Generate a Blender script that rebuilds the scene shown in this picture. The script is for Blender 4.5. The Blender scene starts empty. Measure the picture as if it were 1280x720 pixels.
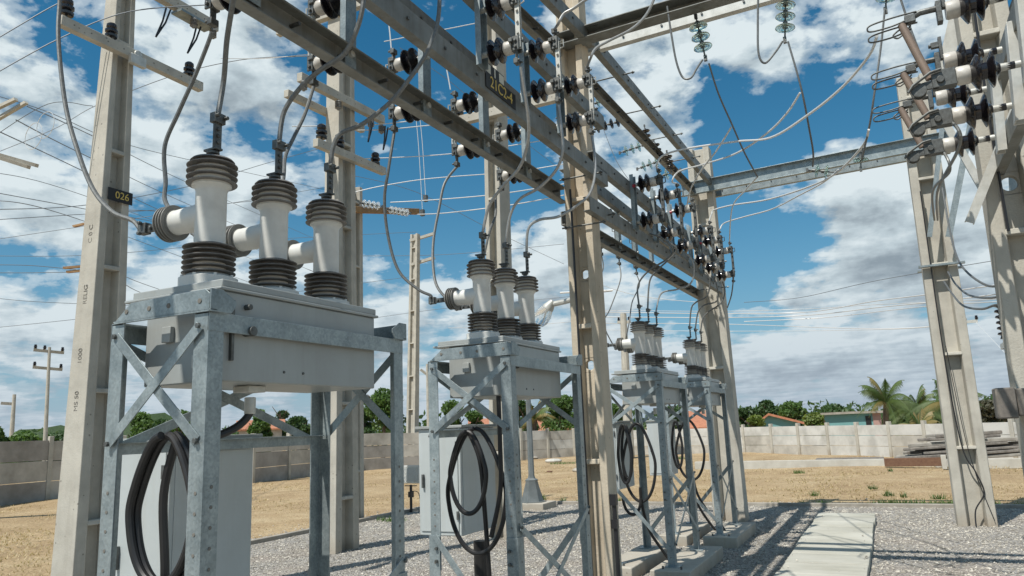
import bpy, bmesh, math, random
import numpy as np
from mathutils import Vector, Matrix
S = bpy.context.scene
COL = S.collection
random.seed(4)
PI = math.pi

# ------------------------------------------------------------------ camera
F, PITCH, ROLL, YAW, EYE = 936.9, .18510, .03891, .45411, 1.7
def cam_matrix():
    cy, sy, cp, sp, cr, sr = math.cos(YAW), math.sin(YAW), math.cos(PITCH), math.sin(PITCH), math.cos(ROLL), math.sin(ROLL)
    Ry = np.array([[cy, sy, 0], [-sy, cy, 0], [0, 0, 1]])
    Rx = np.array([[1, 0, 0], [0, cp, sp], [0, -sp, cp]])
    Rr = np.array([[cr, 0, -sr], [0, 1, 0], [sr, 0, cr]])
    return Rr @ Rx @ Ry
M3 = cam_matrix()
CAMP = np.array([0, 0, EYE])
cam_d = bpy.data.cameras.new('camera')
cam = bpy.data.objects.new('camera', cam_d); COL.objects.link(cam)
cam_d.sensor_width = 36; cam_d.lens = F / 1280 * 36; cam_d.clip_end = 6000; cam_d.clip_start = .05
R_, Fw, Up = M3[0], M3[1], M3[2]
cam.matrix_world = Matrix(((R_[0], Up[0], -Fw[0], 0), (R_[1], Up[1], -Fw[1], 0), (R_[2], Up[2], -Fw[2], EYE), (0, 0, 0, 1)))
S.camera = cam

def ray(px, py):
    return M3.T @ np.array([(px - 640) / F, 1, -(py - 360) / F])
def at(px, py, ax, val):
    """world point seen at a photo pixel on the plane  coordinate[ax] == val"""
    i = 'xyz'.index(ax); d = ray(px, py); t = (val - CAMP[i]) / d[i]
    return Vector(CAMP + t * d)
def far(px, py, dist):
    d = ray(px, py); t = dist / math.hypot(d[0], d[1]); return Vector(CAMP + t * d)

# ------------------------------------------------------------------ light
SUN = Vector((-.19, -.60, 1.0)).normalized()
elev = math.asin(SUN.z); azim = math.atan2(SUN.x, SUN.y)
sd = bpy.data.lights.new('sun', 'SUN'); sd.energy = 5.0; sd.angle = math.radians(.53); sd.color = (1, .955, .88)
so = bpy.data.objects.new('sun', sd); COL.objects.link(so); so.rotation_euler = SUN.to_track_quat('Z', 'Y').to_euler()
so.location = (0, 0, 30)
S.view_settings.view_transform = 'Standard'; S.view_settings.look = 'None'
S.view_settings.exposure = 0.0; S.view_settings.gamma = 1; S.view_settings.use_curve_mapping = False

W = bpy.data.worlds.new('World'); S.world = W; W.use_nodes = True
nt = W.node_tree; nt.nodes.clear(); L = nt.links.new
def nd(tree, typ, **kw):
    n = tree.nodes.new(typ)
    for k, v in kw.items():
        setattr(n, k, v)
    return n
def math_(tree, op, a, b=None, c=None, clamp=False):
    n = nd(tree, 'ShaderNodeMath', operation=op); n.use_clamp = clamp
    for i, v in enumerate((a, b, c)):
        if v is None: continue
        if isinstance(v, (int, float)): n.inputs[i].default_value = v
        else: tree.links.new(v, n.inputs[i])
    return n.outputs[0]
def build_world():
    out = nd(nt, 'ShaderNodeOutputWorld'); bg = nd(nt, 'ShaderNodeBackground')
    L(bg.outputs[0], out.inputs[0]); bg.inputs[1].default_value = .080
    sky = nd(nt, 'ShaderNodeTexSky', sky_type='NISHITA'); sky.sun_disc = False
    sky.sun_elevation = elev; sky.sun_rotation = azim; sky.air_density = 1.0; sky.dust_density = .25; sky.ozone_density = 2.2
    hs = nd(nt, 'ShaderNodeHueSaturation'); hs.inputs['Saturation'].default_value = 1.24; hs.inputs['Value'].default_value = 1.14
    tn = nd(nt, 'ShaderNodeMixRGB', blend_type='MULTIPLY'); tn.inputs[0].default_value = 1; tn.inputs[2].default_value = (.78, 1.06, 1.02, 1); L(sky.outputs[0], tn.inputs[1]); L(tn.outputs[0], hs.inputs['Color'])
    tc = nd(nt, 'ShaderNodeTexCoord'); d = tc.outputs['Generated']
    sep = nd(nt, 'ShaderNodeSeparateXYZ'); L(d, sep.inputs[0])
    x, y, z = sep.outputs
    zz = math_(nt, 'MAXIMUM', z, 0.0); zo = math_(nt, 'ADD', zz, .10)
    def plane(off=(0, 0)):
        c = nd(nt, 'ShaderNodeCombineXYZ')
        L(math_(nt, 'ADD', math_(nt, 'DIVIDE', x, zo), off[0]), c.inputs[0])
        L(math_(nt, 'ADD', math_(nt, 'DIVIDE', y, zo), off[1]), c.inputs[1])
        L(math_(nt, 'MULTIPLY', zz, 2.0), c.inputs[2])
        return c.outputs[0]
    def noise(vec, scale, detail, rough, dist=0.0):
        n = nd(nt, 'ShaderNodeTexNoise'); n.inputs['Scale'].default_value = scale; n.inputs['Detail'].default_value = detail
        n.inputs['Roughness'].default_value = rough; n.inputs['Distortion'].default_value = dist; L(vec, n.inputs['Vector']); return n.outputs['Fac']
    P0 = plane(); P1 = plane((-.03, -.09))
    # direction-space puffs: (photo px, py, half width px, half height px, weight)
    blobs = [(95, 30, 45, 40, -.30), (20, 70, 60, 50, .22), (110, 95, 40, 30, -.12), (50, 160, 90, 40, .14), (60, 240, 120, 50, .30), (40, 330, 60, 12, -.22), (60, 375, 110, 30, .22), (70, 455, 150, 50, .16),
             (75, 365, 25, 12, -.2), (260, 60, 130, 90, .30), (240, 180, 110, 50, .10), (190, 260, 50, 30, -.16), (180, 350, 90, 50, .26), (325, 240, 60, 40, .22), (340, 110, 50, 70, .10), (330, 420, 60, 40, .1),
             (450, 60, 50, 50, -.14), (520, 130, 70, 80, -.30), (600, 200, 60, 60, -.25), (480, 270, 60, 50, -.22), (560, 240, 80, 50, -.25), (500, 375, 70, 28, .26), (570, 335, 50, 30, .16), (470, 440, 60, 30, .12), (560, 450, 90, 40, .08),
             (680, 310, 60, 42, .40), (660, 245, 60, 22, -.2), (700, 420, 60, 40, .12), (640, 40, 60, 40, -.1), (820, 140, 85, 55, .34), (860, 200, 30, 30, .1), (740, 20, 60, 30, .16), (850, 35, 90, 35, .14), (960, 60, 110, 50, .20), (890, 95, 30, 20, -.18), (920, 240, 60, 90, -.32),
             (1100, 60, 100, 55, .20), (1010, 150, 80, 45, -.34), (970, 210, 30, 20, .16), (1110, 130, 60, 30, -.22), (1130, 200, 100, 28, .42), (1070, 265, 80, 38, .40), (1150, 250, 80, 50, .40), (1210, 310, 90, 70, .34), (1090, 330, 90, 26, .36), (980, 310, 50, 40, -.30), (985, 372, 42, 16, .36), (900, 360, 60, 40, -.2),
             (1085, 385, 60, 12, .1), (960, 405, 70, 11, -.25), (1140, 395, 40, 12, -.1), (1080, 440, 190, 36, .34), (940, 455, 50, 28, .2), (780, 300, 50, 60, .08), (780, 420, 40, 50, .1), (870, 470, 60, 20, .1)]
    acc = None; low = None
    for px, py, w, h, wt in blobs:
        d0 = Vector(ray(px, py)).normalized()
        rt = Vector(R_); rt = (rt - d0 * rt.dot(d0)).normalized(); up = rt.cross(d0)
        def dot(v):
            n = nd(nt, 'ShaderNodeVectorMath', operation='DOT_PRODUCT'); L(d, n.inputs[0]); n.inputs[1].default_value = v; return n.outputs['Value']
        a = math_(nt, 'MULTIPLY', dot(rt), F / w); b = math_(nt, 'MULTIPLY', dot(up), F / h)
        q = math_(nt, 'ADD', math_(nt, 'MULTIPLY', a, a), math_(nt, 'MULTIPLY', b, b))
        fr = math_(nt, 'GREATER_THAN', dot(d0), 0)
        g = math_(nt, 'MULTIPLY', math_(nt, 'MULTIPLY', math_(nt, 'EXPONENT', math_(nt, 'MULTIPLY', q, -.8)), wt * (.62 if wt > 0 else .8)), fr)
        acc = g if acc is None else math_(nt, 'ADD', acc, g)
        if wt > .15:
            e = math_(nt, 'MULTIPLY', g, b); low = e if low is None else math_(nt, 'ADD', low, e)
    def dens(P):
        big = noise(P, 3.4, 10, .56, .1)
        return big
    # ordinary 3-D noise in direction space keeps puffs round, the planar one streaks them near the horizon
    sc = nd(nt, 'ShaderNodeVectorMath', operation='MULTIPLY'); L(d, sc.inputs[0]); sc.inputs[1].default_value = (1, 1, 1.7)
    def dens3(off):
        a = nd(nt, 'ShaderNodeVectorMath', operation='ADD'); L(sc.outputs[0], a.inputs[0]); a.inputs[1].default_value = off
        return noise(a.outputs[0], 11.5, 10, .56, .1)
    def total(P, off):
        m = math_(nt, 'ADD', math_(nt, 'MULTIPLY', dens(P), .35), math_(nt, 'MULTIPLY', dens3(off), .65))
        m = math_(nt, 'ADD', math_(nt, 'MULTIPLY', math_(nt, 'SUBTRACT', m, .5), 1.75), .5)
        return math_(nt, 'ADD', m, acc)
    acc = math_(nt, 'ADD', acc, math_(nt, 'ADD', .018, math_(nt, 'MULTIPLY', math_(nt, 'POWER', math_(nt, 'SUBTRACT', 1.0, zz, clamp=True), 6.0), .13)))
    D0 = total(P0, (0, 0, 0)); D1 = total(P1, (SUN.x * .03, SUN.y * .03, SUN.z * .045))
    def ramp(v, stops, interp='EASE'):
        r = nd(nt, 'ShaderNodeValToRGB'); r.color_ramp.interpolation = interp
        el = r.color_ramp.elements
        while len(el) < len(stops): el.new(.5)
        for e, (p, c) in zip(el, stops): e.position = p; e.color = (*c, 1) if len(c) == 3 else c
        L(v, r.inputs[0]); return r.outputs[0]
    mask = ramp(D0, [(.50, (0, 0, 0)), (.58, (.5, .5, .5)), (.70, (1, 1, 1))])
    thick = math_(nt, 'MULTIPLY', math_(nt, 'SUBTRACT', D0, .70), 2.2, clamp=True)
    diff = math_(nt, 'MULTIPLY', math_(nt, 'SUBTRACT', D1, D0), 2.2)
    shade = math_(nt, 'ADD', math_(nt, 'ADD', math_(nt, 'MULTIPLY', low, -2.6), math_(nt, 'ADD', .16, diff)), math_(nt, 'MULTIPLY', thick, .2), clamp=True)
    ccol = ramp(shade, [(0, (9.1, 10.2, 10.6)), (.35, (6.6, 7.8, 8.4)), (.75, (4.3, 5.2, 5.8)), (1, (3.3, 4.1, 4.7))], 'LINEAR')
    hz = math_(nt, 'POWER', math_(nt, 'SUBTRACT', 1.0, zz, clamp=True), 11.0)
    mix = nd(nt, 'ShaderNodeMixRGB'); L(mask, mix.inputs[0]); L(hs.outputs[0], mix.inputs[1]); L(ccol, mix.inputs[2])
    mix0 = nd(nt, 'ShaderNodeMixRGB'); L(math_(nt, 'MULTIPLY', math_(nt, 'POWER', math_(nt, 'SUBTRACT', 1.0, zz, clamp=True), 5.0), .75), mix0.inputs[0]); L(hs.outputs[0], mix0.inputs[1]); mix0.inputs[2].default_value = (2.1, 4.2, 6.7, 1); L(mix0.outputs[0], mix.inputs[1])
    mix2 = nd(nt, 'ShaderNodeMixRGB'); L(math_(nt, 'MULTIPLY', hz, .85), mix2.inputs[0]); L(mix.outputs[0], mix2.inputs[1]); mix2.inputs[2].default_value = (5.0, 6.0, 7.2, 1)
    L(mix2.outputs[0], bg.inputs[0])
build_world()

# ------------------------------------------------------------------ materials
MT = {}
def material(name, base, rough=.6, metal=0.0, var=None, scale=8, detail=6, bump=0.0, bscale=None, spec=.5, ramp=(.3, .7), coord='Object', rvar=0.0, streak=None, extra=None):
    m = bpy.data.materials.new(name); m.use_nodes = True; t = m.node_tree
    b = t.nodes['Principled BSDF']; b.inputs['Roughness'].default_value = rough; b.inputs['Metallic'].default_value = metal
    b.inputs['Specular IOR Level'].default_value = spec; b.inputs['Base Color'].default_value = (*base, 1)
    tc = nd(t, 'ShaderNodeTexCoord')
    col = None
    def nz(sc, det, rg=.6, vec=None):
        n = nd(t, 'ShaderNodeTexNoise'); n.inputs['Scale'].default_value = sc; n.inputs['Detail'].default_value = det; n.inputs['Roughness'].default_value = rg
        t.links.new(vec or tc.outputs[coord], n.inputs['Vector']); return n.outputs['Fac']
    if var:
        r = nd(t, 'ShaderNodeValToRGB'); r.color_ramp.elements[0].position = ramp[0]; r.color_ramp.elements[1].position = ramp[1]
        r.color_ramp.elements[0].color = (*var, 1); r.color_ramp.elements[1].color = (*base, 1)
        t.links.new(nz(scale, detail), r.inputs[0]); col = r.outputs[0]
        if rvar:
            t.links.new(math_(t, 'ADD', math_(t, 'MULTIPLY', nz(scale * 1.7, 4), rvar), rough - rvar / 2), b.inputs['Roughness'])
    if streak:   # (colour, amount) of thin vertical weather streaks
        mp = nd(t, 'ShaderNodeMapping'); mp.inputs['Scale'].default_value = (14, 14, .7); t.links.new(tc.outputs[coord], mp.inputs[0])
        f = nz(1.0, 5, .7, mp.outputs[0])
        mx = nd(t, 'ShaderNodeMixRGB'); t.links.new(math_(t, 'MULTIPLY', math_(t, 'SUBTRACT', f, .48, clamp=True), streak[1] * 5, clamp=True), mx.inputs[0])
        if col: t.links.new(col, mx.inputs[1])
        else: mx.inputs[1].default_value = (*base, 1)
        mx.inputs[2].default_value = (*streak[0], 1); col = mx.outputs[0]
    if extra: col = extra(t, tc, col, b)
    if col: t.links.new(col, b.inputs['Base Color'])
    if bump:
        bp = nd(t, 'ShaderNodeBump'); bp.inputs['Strength'].default_value = bump; bp.inputs['Distance'].default_value = .01
        t.links.new(nz(bscale or scale * 3, 5), bp.inputs['Height']); t.links.new(bp.outputs[0], b.inputs['Normal'])
    MT[name] = m; return m

def spangle(t, tc, col, b):
    v = nd(t, 'ShaderNodeTexVoronoi'); v.inputs['Scale'].default_value = 105; t.links.new(tc.outputs['Object'], v.inputs['Vector'])
    sp = nd(t, 'ShaderNodeSeparateXYZ'); t.links.new(v.outputs['Color'], sp.inputs[0])
    m = nd(t, 'ShaderNodeMixRGB', blend_type='MULTIPLY'); m.inputs[0].default_value = 1
    t.links.new(col, m.inputs[1])
    c = nd(t, 'ShaderNodeCombineXYZ'); oi = nd(t, 'ShaderNodeObjectInfo'); k = math_(t, 'ADD', math_(t, 'MULTIPLY', sp.outputs[0], .26), math_(t, 'ADD', .76, math_(t, 'MULTIPLY', oi.outputs['Random'], .26)))
    for i in range(3): t.links.new(k, c.inputs[i])
    t.links.new(c.outputs[0], m.inputs[2]); return m.outputs[0]
material('galvanised', (.36, .41, .415), .46, .45, (.20, .24, .25), 9, 6, .05, rvar=.25, extra=spangle, streak=((.19, .23, .25), .35))
material('galv_beam', (.25, .26, .245), .55, .35, (.15, .155, .14), 5, 8, .08, rvar=.2, streak=((.12, .10, .075), .45))
material('galv_bright', (.62, .62, .58), .45, .3, (.45, .45, .41), 12)
def pitted(t, tc, col, b):
    def mulc(c0, fac, c):
        m = nd(t, 'ShaderNodeMixRGB'); t.links.new(fac, m.inputs[0]); t.links.new(c0, m.inputs[1]); m.inputs[2].default_value = (*c, 1); return m.outputs[0]
    v = nd(t, 'ShaderNodeTexVoronoi'); v.inputs['Scale'].default_value = 13; t.links.new(tc.outputs['Object'], v.inputs['Vector'])
    sp = nd(t, 'ShaderNodeSeparateXYZ'); t.links.new(v.outputs['Color'], sp.inputs[0])
    pit = math_(t, 'MULTIPLY', math_(t, 'LESS_THAN', v.outputs['Distance'], math_(t, 'MULTIPLY', sp.outputs[1], .16)), math_(t, 'GREATER_THAN', sp.outputs[0], .55))
    col = mulc(col, math_(t, 'MULTIPLY', pit, .6), (.13, .12, .10))
    pz = nd(t, 'ShaderNodeSeparateXYZ'); t.links.new(tc.outputs['Object'], pz.inputs[0])
    n = nd(t, 'ShaderNodeTexNoise'); n.inputs['Scale'].default_value = 6; n.inputs['Detail'].default_value = 8; t.links.new(tc.outputs['Object'], n.inputs['Vector'])
    dirt = math_(t, 'MULTIPLY', math_(t, 'SUBTRACT', math_(t, 'MULTIPLY', n.outputs['Fac'], .55), pz.outputs[2], clamp=True), 2.2, clamp=True)
    col = mulc(col, math_(t, 'MULTIPLY', dirt, .7), (.27, .20, .13))
    n2 = nd(t, 'ShaderNodeTexNoise'); n2.inputs['Scale'].default_value = 1.6; n2.inputs['Detail'].default_value = 10; n2.inputs['Roughness'].default_value = .7; t.links.new(tc.outputs['Object'], n2.inputs['Vector'])
    return mulc(col, math_(t, 'MULTIPLY', math_(t, 'SUBTRACT', n2.outputs['Fac'], .56, clamp=True), 3.2, clamp=True), (.29, .26, .21))
material('concrete', (.54, .515, .445), .9, 0, (.37, .35, .30), 3.2, 12, .35, 60, streak=((.30, .27, .22), .22), extra=pitted)
material('concrete_old', (.40, .37, .32), .92, 0, (.25, .225, .185), 2.2, 12, .4, 40, streak=((.16, .145, .12), .3))
material('concrete_tan', (.62, .545, .43), .92, 0, (.40, .345, .26), 2.2, 12, .4, 40, streak=((.27, .23, .17), .25), extra=pitted)
material('concrete_light', (.56, .55, .50), .9, 0, (.40, .38, .33), 2.0, 12, .3, 30)
def slabtone(t, tc, col, b):
    sp = nd(t, 'ShaderNodeSeparateXYZ'); t.links.new(tc.outputs['Object'], sp.inputs[0])
    w = nd(t, 'ShaderNodeTexWhiteNoise', noise_dimensions='1D'); t.links.new(math_(t, 'FLOOR', math_(t, 'DIVIDE', math_(t, 'SUBTRACT', sp.outputs[1], 2.0), .62)), w.inputs['W'])
    mp = nd(t, 'ShaderNodeMapping'); mp.inputs['Scale'].default_value = (1.2, 16, 1); t.links.new(tc.outputs['Object'], mp.inputs[0])
    n = nd(t, 'ShaderNodeTexNoise'); n.inputs['Scale'].default_value = 1; n.inputs['Detail'].default_value = 6; t.links.new(mp.outputs[0], n.inputs['Vector'])
    k = math_(t, 'ADD', math_(t, 'MULTIPLY', w.outputs['Value'], .18), math_(t, 'ADD', .68, math_(t, 'MULTIPLY', n.outputs['Fac'], .45)))
    c = nd(t, 'ShaderNodeCombineXYZ')
    for i in range(3): t.links.new(k, c.inputs[i])
    m = nd(t, 'ShaderNodeMixRGB', blend_type='MULTIPLY'); m.inputs[0].default_value = 1; t.links.new(col, m.inputs[1]); t.links.new(c.outputs[0], m.inputs[2]); return m.outputs[0]
material('paving', (.50, .49, .43), .9, 0, (.36, .35, .29), 1.4, 12, .35, 30, extra=slabtone)
material('wall_slab', (.50, .475, .42), .92, 0, (.33, .31, .27), 1.3, 12, .3, 20, ramp=(.35, .6))
material('wall_pale', (.60, .59, .55), .92, 0, (.42, .41, .375), 1.3, 12, .3, 20, ramp=(.35, .6))
material('wall_slab_dark', (.36, .34, .31), .92, 0, (.24, .225, .20), 1.3, 12, .3, 20, ramp=(.35, .6))
material('tank_paint', (.36, .385, .375), .38, 0, (.30, .315, .305), 3.5, 9, .03, rvar=.2, streak=((.24, .235, .20), .22))
material('cabinet_paint', (.50, .54, .54), .35, 0, (.43, .465, .46), 3, 9, .03, rvar=.2, streak=((.36, .35, .30), .18))
material('porcelain', (.66, .66, .62), .42, 0, (.56, .555, .52), 7, 9, rvar=.2, ramp=(.32, .52), streak=((.46, .42, .35), .10))
material('shed_grey', (.225, .215, .20), .6, 0, (.12, .115, .11), 16, 8)
material('shed_rim', (.24, .235, .215), .5, 0, (.18, .175, .16), 20, 4)
material('brown_glaze', (.010, .010, .013), .14, 0, (.016, .013, .014), 14, 3, spec=.7)
material('white_cap', (.62, .60, .55), .4, 0, (.45, .42, .37), 18, 4)
material('rubber', (.012, .012, .013), .45, 0, (.022, .021, .02), 12, 4)
material('plastic_black', (.02, .02, .022), .4)
material('cast_metal', (.16, .17, .165), .5, .6, (.08, .08, .075), 30, 4, .1)
material('cable_alu', (.42, .425, .41), .42, .6, (.30, .30, .29), 60, 3)
material('cable_dark', (.20, .21, .205), .5, .5, (.13, .13, .125), 60, 3)
material('cable_bright', (.72, .72, .70), .4, .3)
material('wire_far', (.17, .19, .21), .6, .2)
material('copper_tube', (.27, .205, .16), .6, .2, (.22, .17, .14), 25, 5)
material('rust', (.20, .115, .07), .85, .1, (.14, .07, .045), 14, 6, .3)
material('timber', (.24, .215, .185), .9, 0, (.10, .09, .08), 6, 8, .5, streak=((.34, .32, .29), .3))
material('timber_pale', (.36, .34, .30), .9, 0, (.22, .20, .17), 5, 8, .4)
material('timber_orange', (.36, .22, .10), .85, 0, (.25, .14, .07), 6)
material('teal_wall', (.17, .36, .36), .85, 0, (.14, .30, .30), 1.2)
material('pink_wall', (.42, .27, .24), .85, 0, (.36, .23, .20), 1.2)
material('roof_tile', (.52, .22, .12), .85, 0, (.34, .14, .08), 5, 8, .3)
material('sign_black', (.012, .012, .012), .5)
material('sign_yellow', (.62, .46, .12), .5)
material('sign_white', (.62, .60, .50), .6)
material('stencil', (.17, .16, .14), .9)
material('red_plastic', (.35, .03, .05), .4)
material('grey_post', (.24, .26, .26), .5, .4, (.16, .18, .18), 6)
material('trunk', (.15, .11, .075), .9, 0, (.08, .06, .045), 8, 6, .4)
def leafmat(name, a, b, transl=.25):
    m = material(name, a, .55, 0, b, .9, 3, coord='Object', ramp=(.35, .65)); t = m.node_tree
    bs = t.nodes['Principled BSDF']; bs.inputs['Subsurface Weight'].default_value = 0
    tr = nd(t, 'ShaderNodeBsdfTranslucent'); tr.inputs[0].default_value = (a[0] * 1.6, a[1] * 1.7, a[2], 1)
    mx = nd(t, 'ShaderNodeMixShader'); mx.inputs[0].default_value = transl
    t.links.new(bs.outputs[0], mx.inputs[1]); t.links.new(tr.outputs[0], mx.inputs[2])
    t.links.new(mx.outputs[0], t.nodes['Material Output'].inputs[0]); return m
leafmat('leaf_green', (.105, .18, .045), (.055, .11, .028))
leafmat('leaf_dark', (.065, .12, .038), (.032, .068, .022))
leafmat('leaf_yellow', (.20, .24, .05), (.11, .16, .035))
leafmat('leaf_palm', (.12, .175, .05), (.06, .10, .03))
leafmat('leaf_dry', (.30, .24, .09), (.2, .16, .06))
leafmat('leaf_grey', (.12, .115, .075), (.07, .07, .045))
leafmat('straw', (.48, .38, .22), (.36, .28, .16), .15)
def glassmat():
    m = bpy.data.materials.new('glass_green'); m.use_nodes = True; b = m.node_tree.nodes['Principled BSDF']
    b.inputs['Base Color'].default_value = (.80, .97, .90, 1); b.inputs['Transmission Weight'].default_value = .9; b.inputs['Roughness'].default_value = .04; b.inputs['IOR'].default_value = 1.45
    MT['glass_green'] = m
    m = bpy.data.materials.new('glass_clear'); m.use_nodes = True; b = m.node_tree.nodes['Principled BSDF']
    b.inputs['Base Color'].default_value = (.93, .96, .96, 1); b.inputs['Transmission Weight'].default_value = .8; b.inputs['Roughness'].default_value = .08; b.inputs['IOR'].default_value = 1.4
    MT['glass_clear'] = m
glassmat()
def gravelmat():
    m = bpy.data.materials.new('gravel'); m.use_nodes = True; t = m.node_tree; b = t.nodes['Principled BSDF']; b.inputs['Roughness'].default_value = .92
    tc = nd(t, 'ShaderNodeTexCoord')
    v = nd(t, 'ShaderNodeTexVoronoi'); v.inputs['Scale'].default_value = 42; t.links.new(tc.outputs['Object'], v.inputs['Vector'])
    sp = nd(t, 'ShaderNodeSeparateXYZ'); t.links.new(v.outputs['Color'], sp.inputs[0])
    r = nd(t, 'ShaderNodeValToRGB'); e = r.color_ramp.elements; e[0].color = (.16, .15, .135, 1); e[1].color = (.50, .475, .43, 1); e.new(.5).color = (.32, .30, .27, 1)
    t.links.new(sp.outputs[0], r.inputs[0])
    n = nd(t, 'ShaderNodeTexNoise'); n.inputs['Scale'].default_value = .8; n.inputs['Detail'].default_value = 6; t.links.new(tc.outputs['Object'], n.inputs['Vector'])
    mx = nd(t, 'ShaderNodeMixRGB'); t.links.new(math_(t, 'MULTIPLY', math_(t, 'SUBTRACT', n.outputs['Fac'], .5, clamp=True), 2.5, clamp=True), mx.inputs[0]); t.links.new(r.outputs[0], mx.inputs[1]); mx.inputs[2].default_value = (.36, .29, .23, 1)
    t.links.new(mx.outputs[0], b.inputs['Base Color'])
    bp = nd(t, 'ShaderNodeBump'); bp.inputs['Distance'].default_value = .03; bp.inputs['Strength'].default_value = .9; bp.invert = True
    t.links.new(v.outputs['Distance'], bp.inputs['Height']); t.links.new(bp.outputs[0], b.inputs['Normal'])
    MT['gravel'] = m
    m = bpy.data.materials.new('stone'); m.use_nodes = True; t = m.node_tree; b = t.nodes['Principled BSDF']; b.inputs['Roughness'].default_value = .9
    tc = nd(t, 'ShaderNodeTexCoord'); v = nd(t, 'ShaderNodeTexVoronoi'); v.inputs['Scale'].default_value = 22; t.links.new(tc.outputs['Object'], v.inputs['Vector'])
    sp = nd(t, 'ShaderNodeSeparateXYZ'); t.links.new(v.outputs['Color'], sp.inputs[0])
    r = nd(t, 'ShaderNodeValToRGB'); e = r.color_ramp.elements; e[0].color = (.18, .165, .14, 1); e[1].color = (.62, .585, .51, 1); e.new(.6).color = (.40, .37, .315, 1); t.links.new(sp.outputs[0], r.inputs[0])
    t.links.new(r.outputs[0], b.inputs['Base Color']); MT['stone'] = m
gravelmat()
def dirtmat():
    m = bpy.data.materials.new('dirt'); m.use_nodes = True; t = m.node_tree; b = t.nodes['Principled BSDF']; b.inputs['Roughness'].default_value = .95; b.inputs['Specular IOR Level'].default_value = .2
    tc = nd(t, 'ShaderNodeTexCoord')
    def nz(s, d, r=.6):
        n = nd(t, 'ShaderNodeTexNoise'); n.inputs['Scale'].default_value = s; n.inputs['Detail'].default_value = d; n.inputs['Roughness'].default_value = r
        t.links.new(tc.outputs['Object'], n.inputs['Vector']); return n.outputs['Fac']
    r = nd(t, 'ShaderNodeValToRGB'); e = r.color_ramp.elements
    e[0].position = .25; e[0].color = (.31, .22, .13, 1); e[1].position = .72; e[1].color = (.60, .49, .32, 1); e.new(.5).color = (.47, .355, .215, 1)
    t.links.new(nz(.55, 12, .7), r.inputs[0])
    mx = nd(t, 'ShaderNodeMixRGB'); t.links.new(math_(t, 'MULTIPLY', math_(t, 'SUBTRACT', nz(9, 8, .75), .52, clamp=True), 5, clamp=True), mx.inputs[0])
    t.links.new(r.outputs[0], mx.inputs[1]); mx.inputs[2].default_value = (.23, .165, .10, 1)
    m2 = nd(t, 'ShaderNodeMixRGB'); t.links.new(math_(t, 'MULTIPLY', math_(t, 'SUBTRACT', nz(.2, 8, .7), .56, clamp=True), 5, clamp=True), m2.inputs[0])
    t.links.new(mx.outputs[0], m2.inputs[1]); m2.inputs[2].default_value = (.57, .47, .31, 1)
    m3 = nd(t, 'ShaderNodeMixRGB', blend_type='MULTIPLY'); m3.inputs[0].default_value = 1; r3 = nd(t, 'ShaderNodeValToRGB'); r3.color_ramp.elements[0].position = .38; r3.color_ramp.elements[0].color = (.50, .46, .40, 1); r3.color_ramp.elements[1].position = .60; r3.color_ramp.elements[1].color = (1.08, 1.07, 1.05, 1)
    t.links.new(nz(26, 6, .8), r3.inputs[0]); t.links.new(m2.outputs[0], m3.inputs[1]); t.links.new(r3.outputs[0], m3.inputs[2])
    t.links.new(m3.outputs[0], b.inputs['Base Color'])
    bp = nd(t, 'ShaderNodeBump'); bp.inputs['Distance'].default_value = .06; bp.inputs['Strength'].default_value = .8; t.links.new(nz(5, 10, .75), bp.inputs['Height']); t.links.new(bp.outputs[0], b.inputs['Normal'])
    MT['dirt'] = m
dirtmat()

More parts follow.
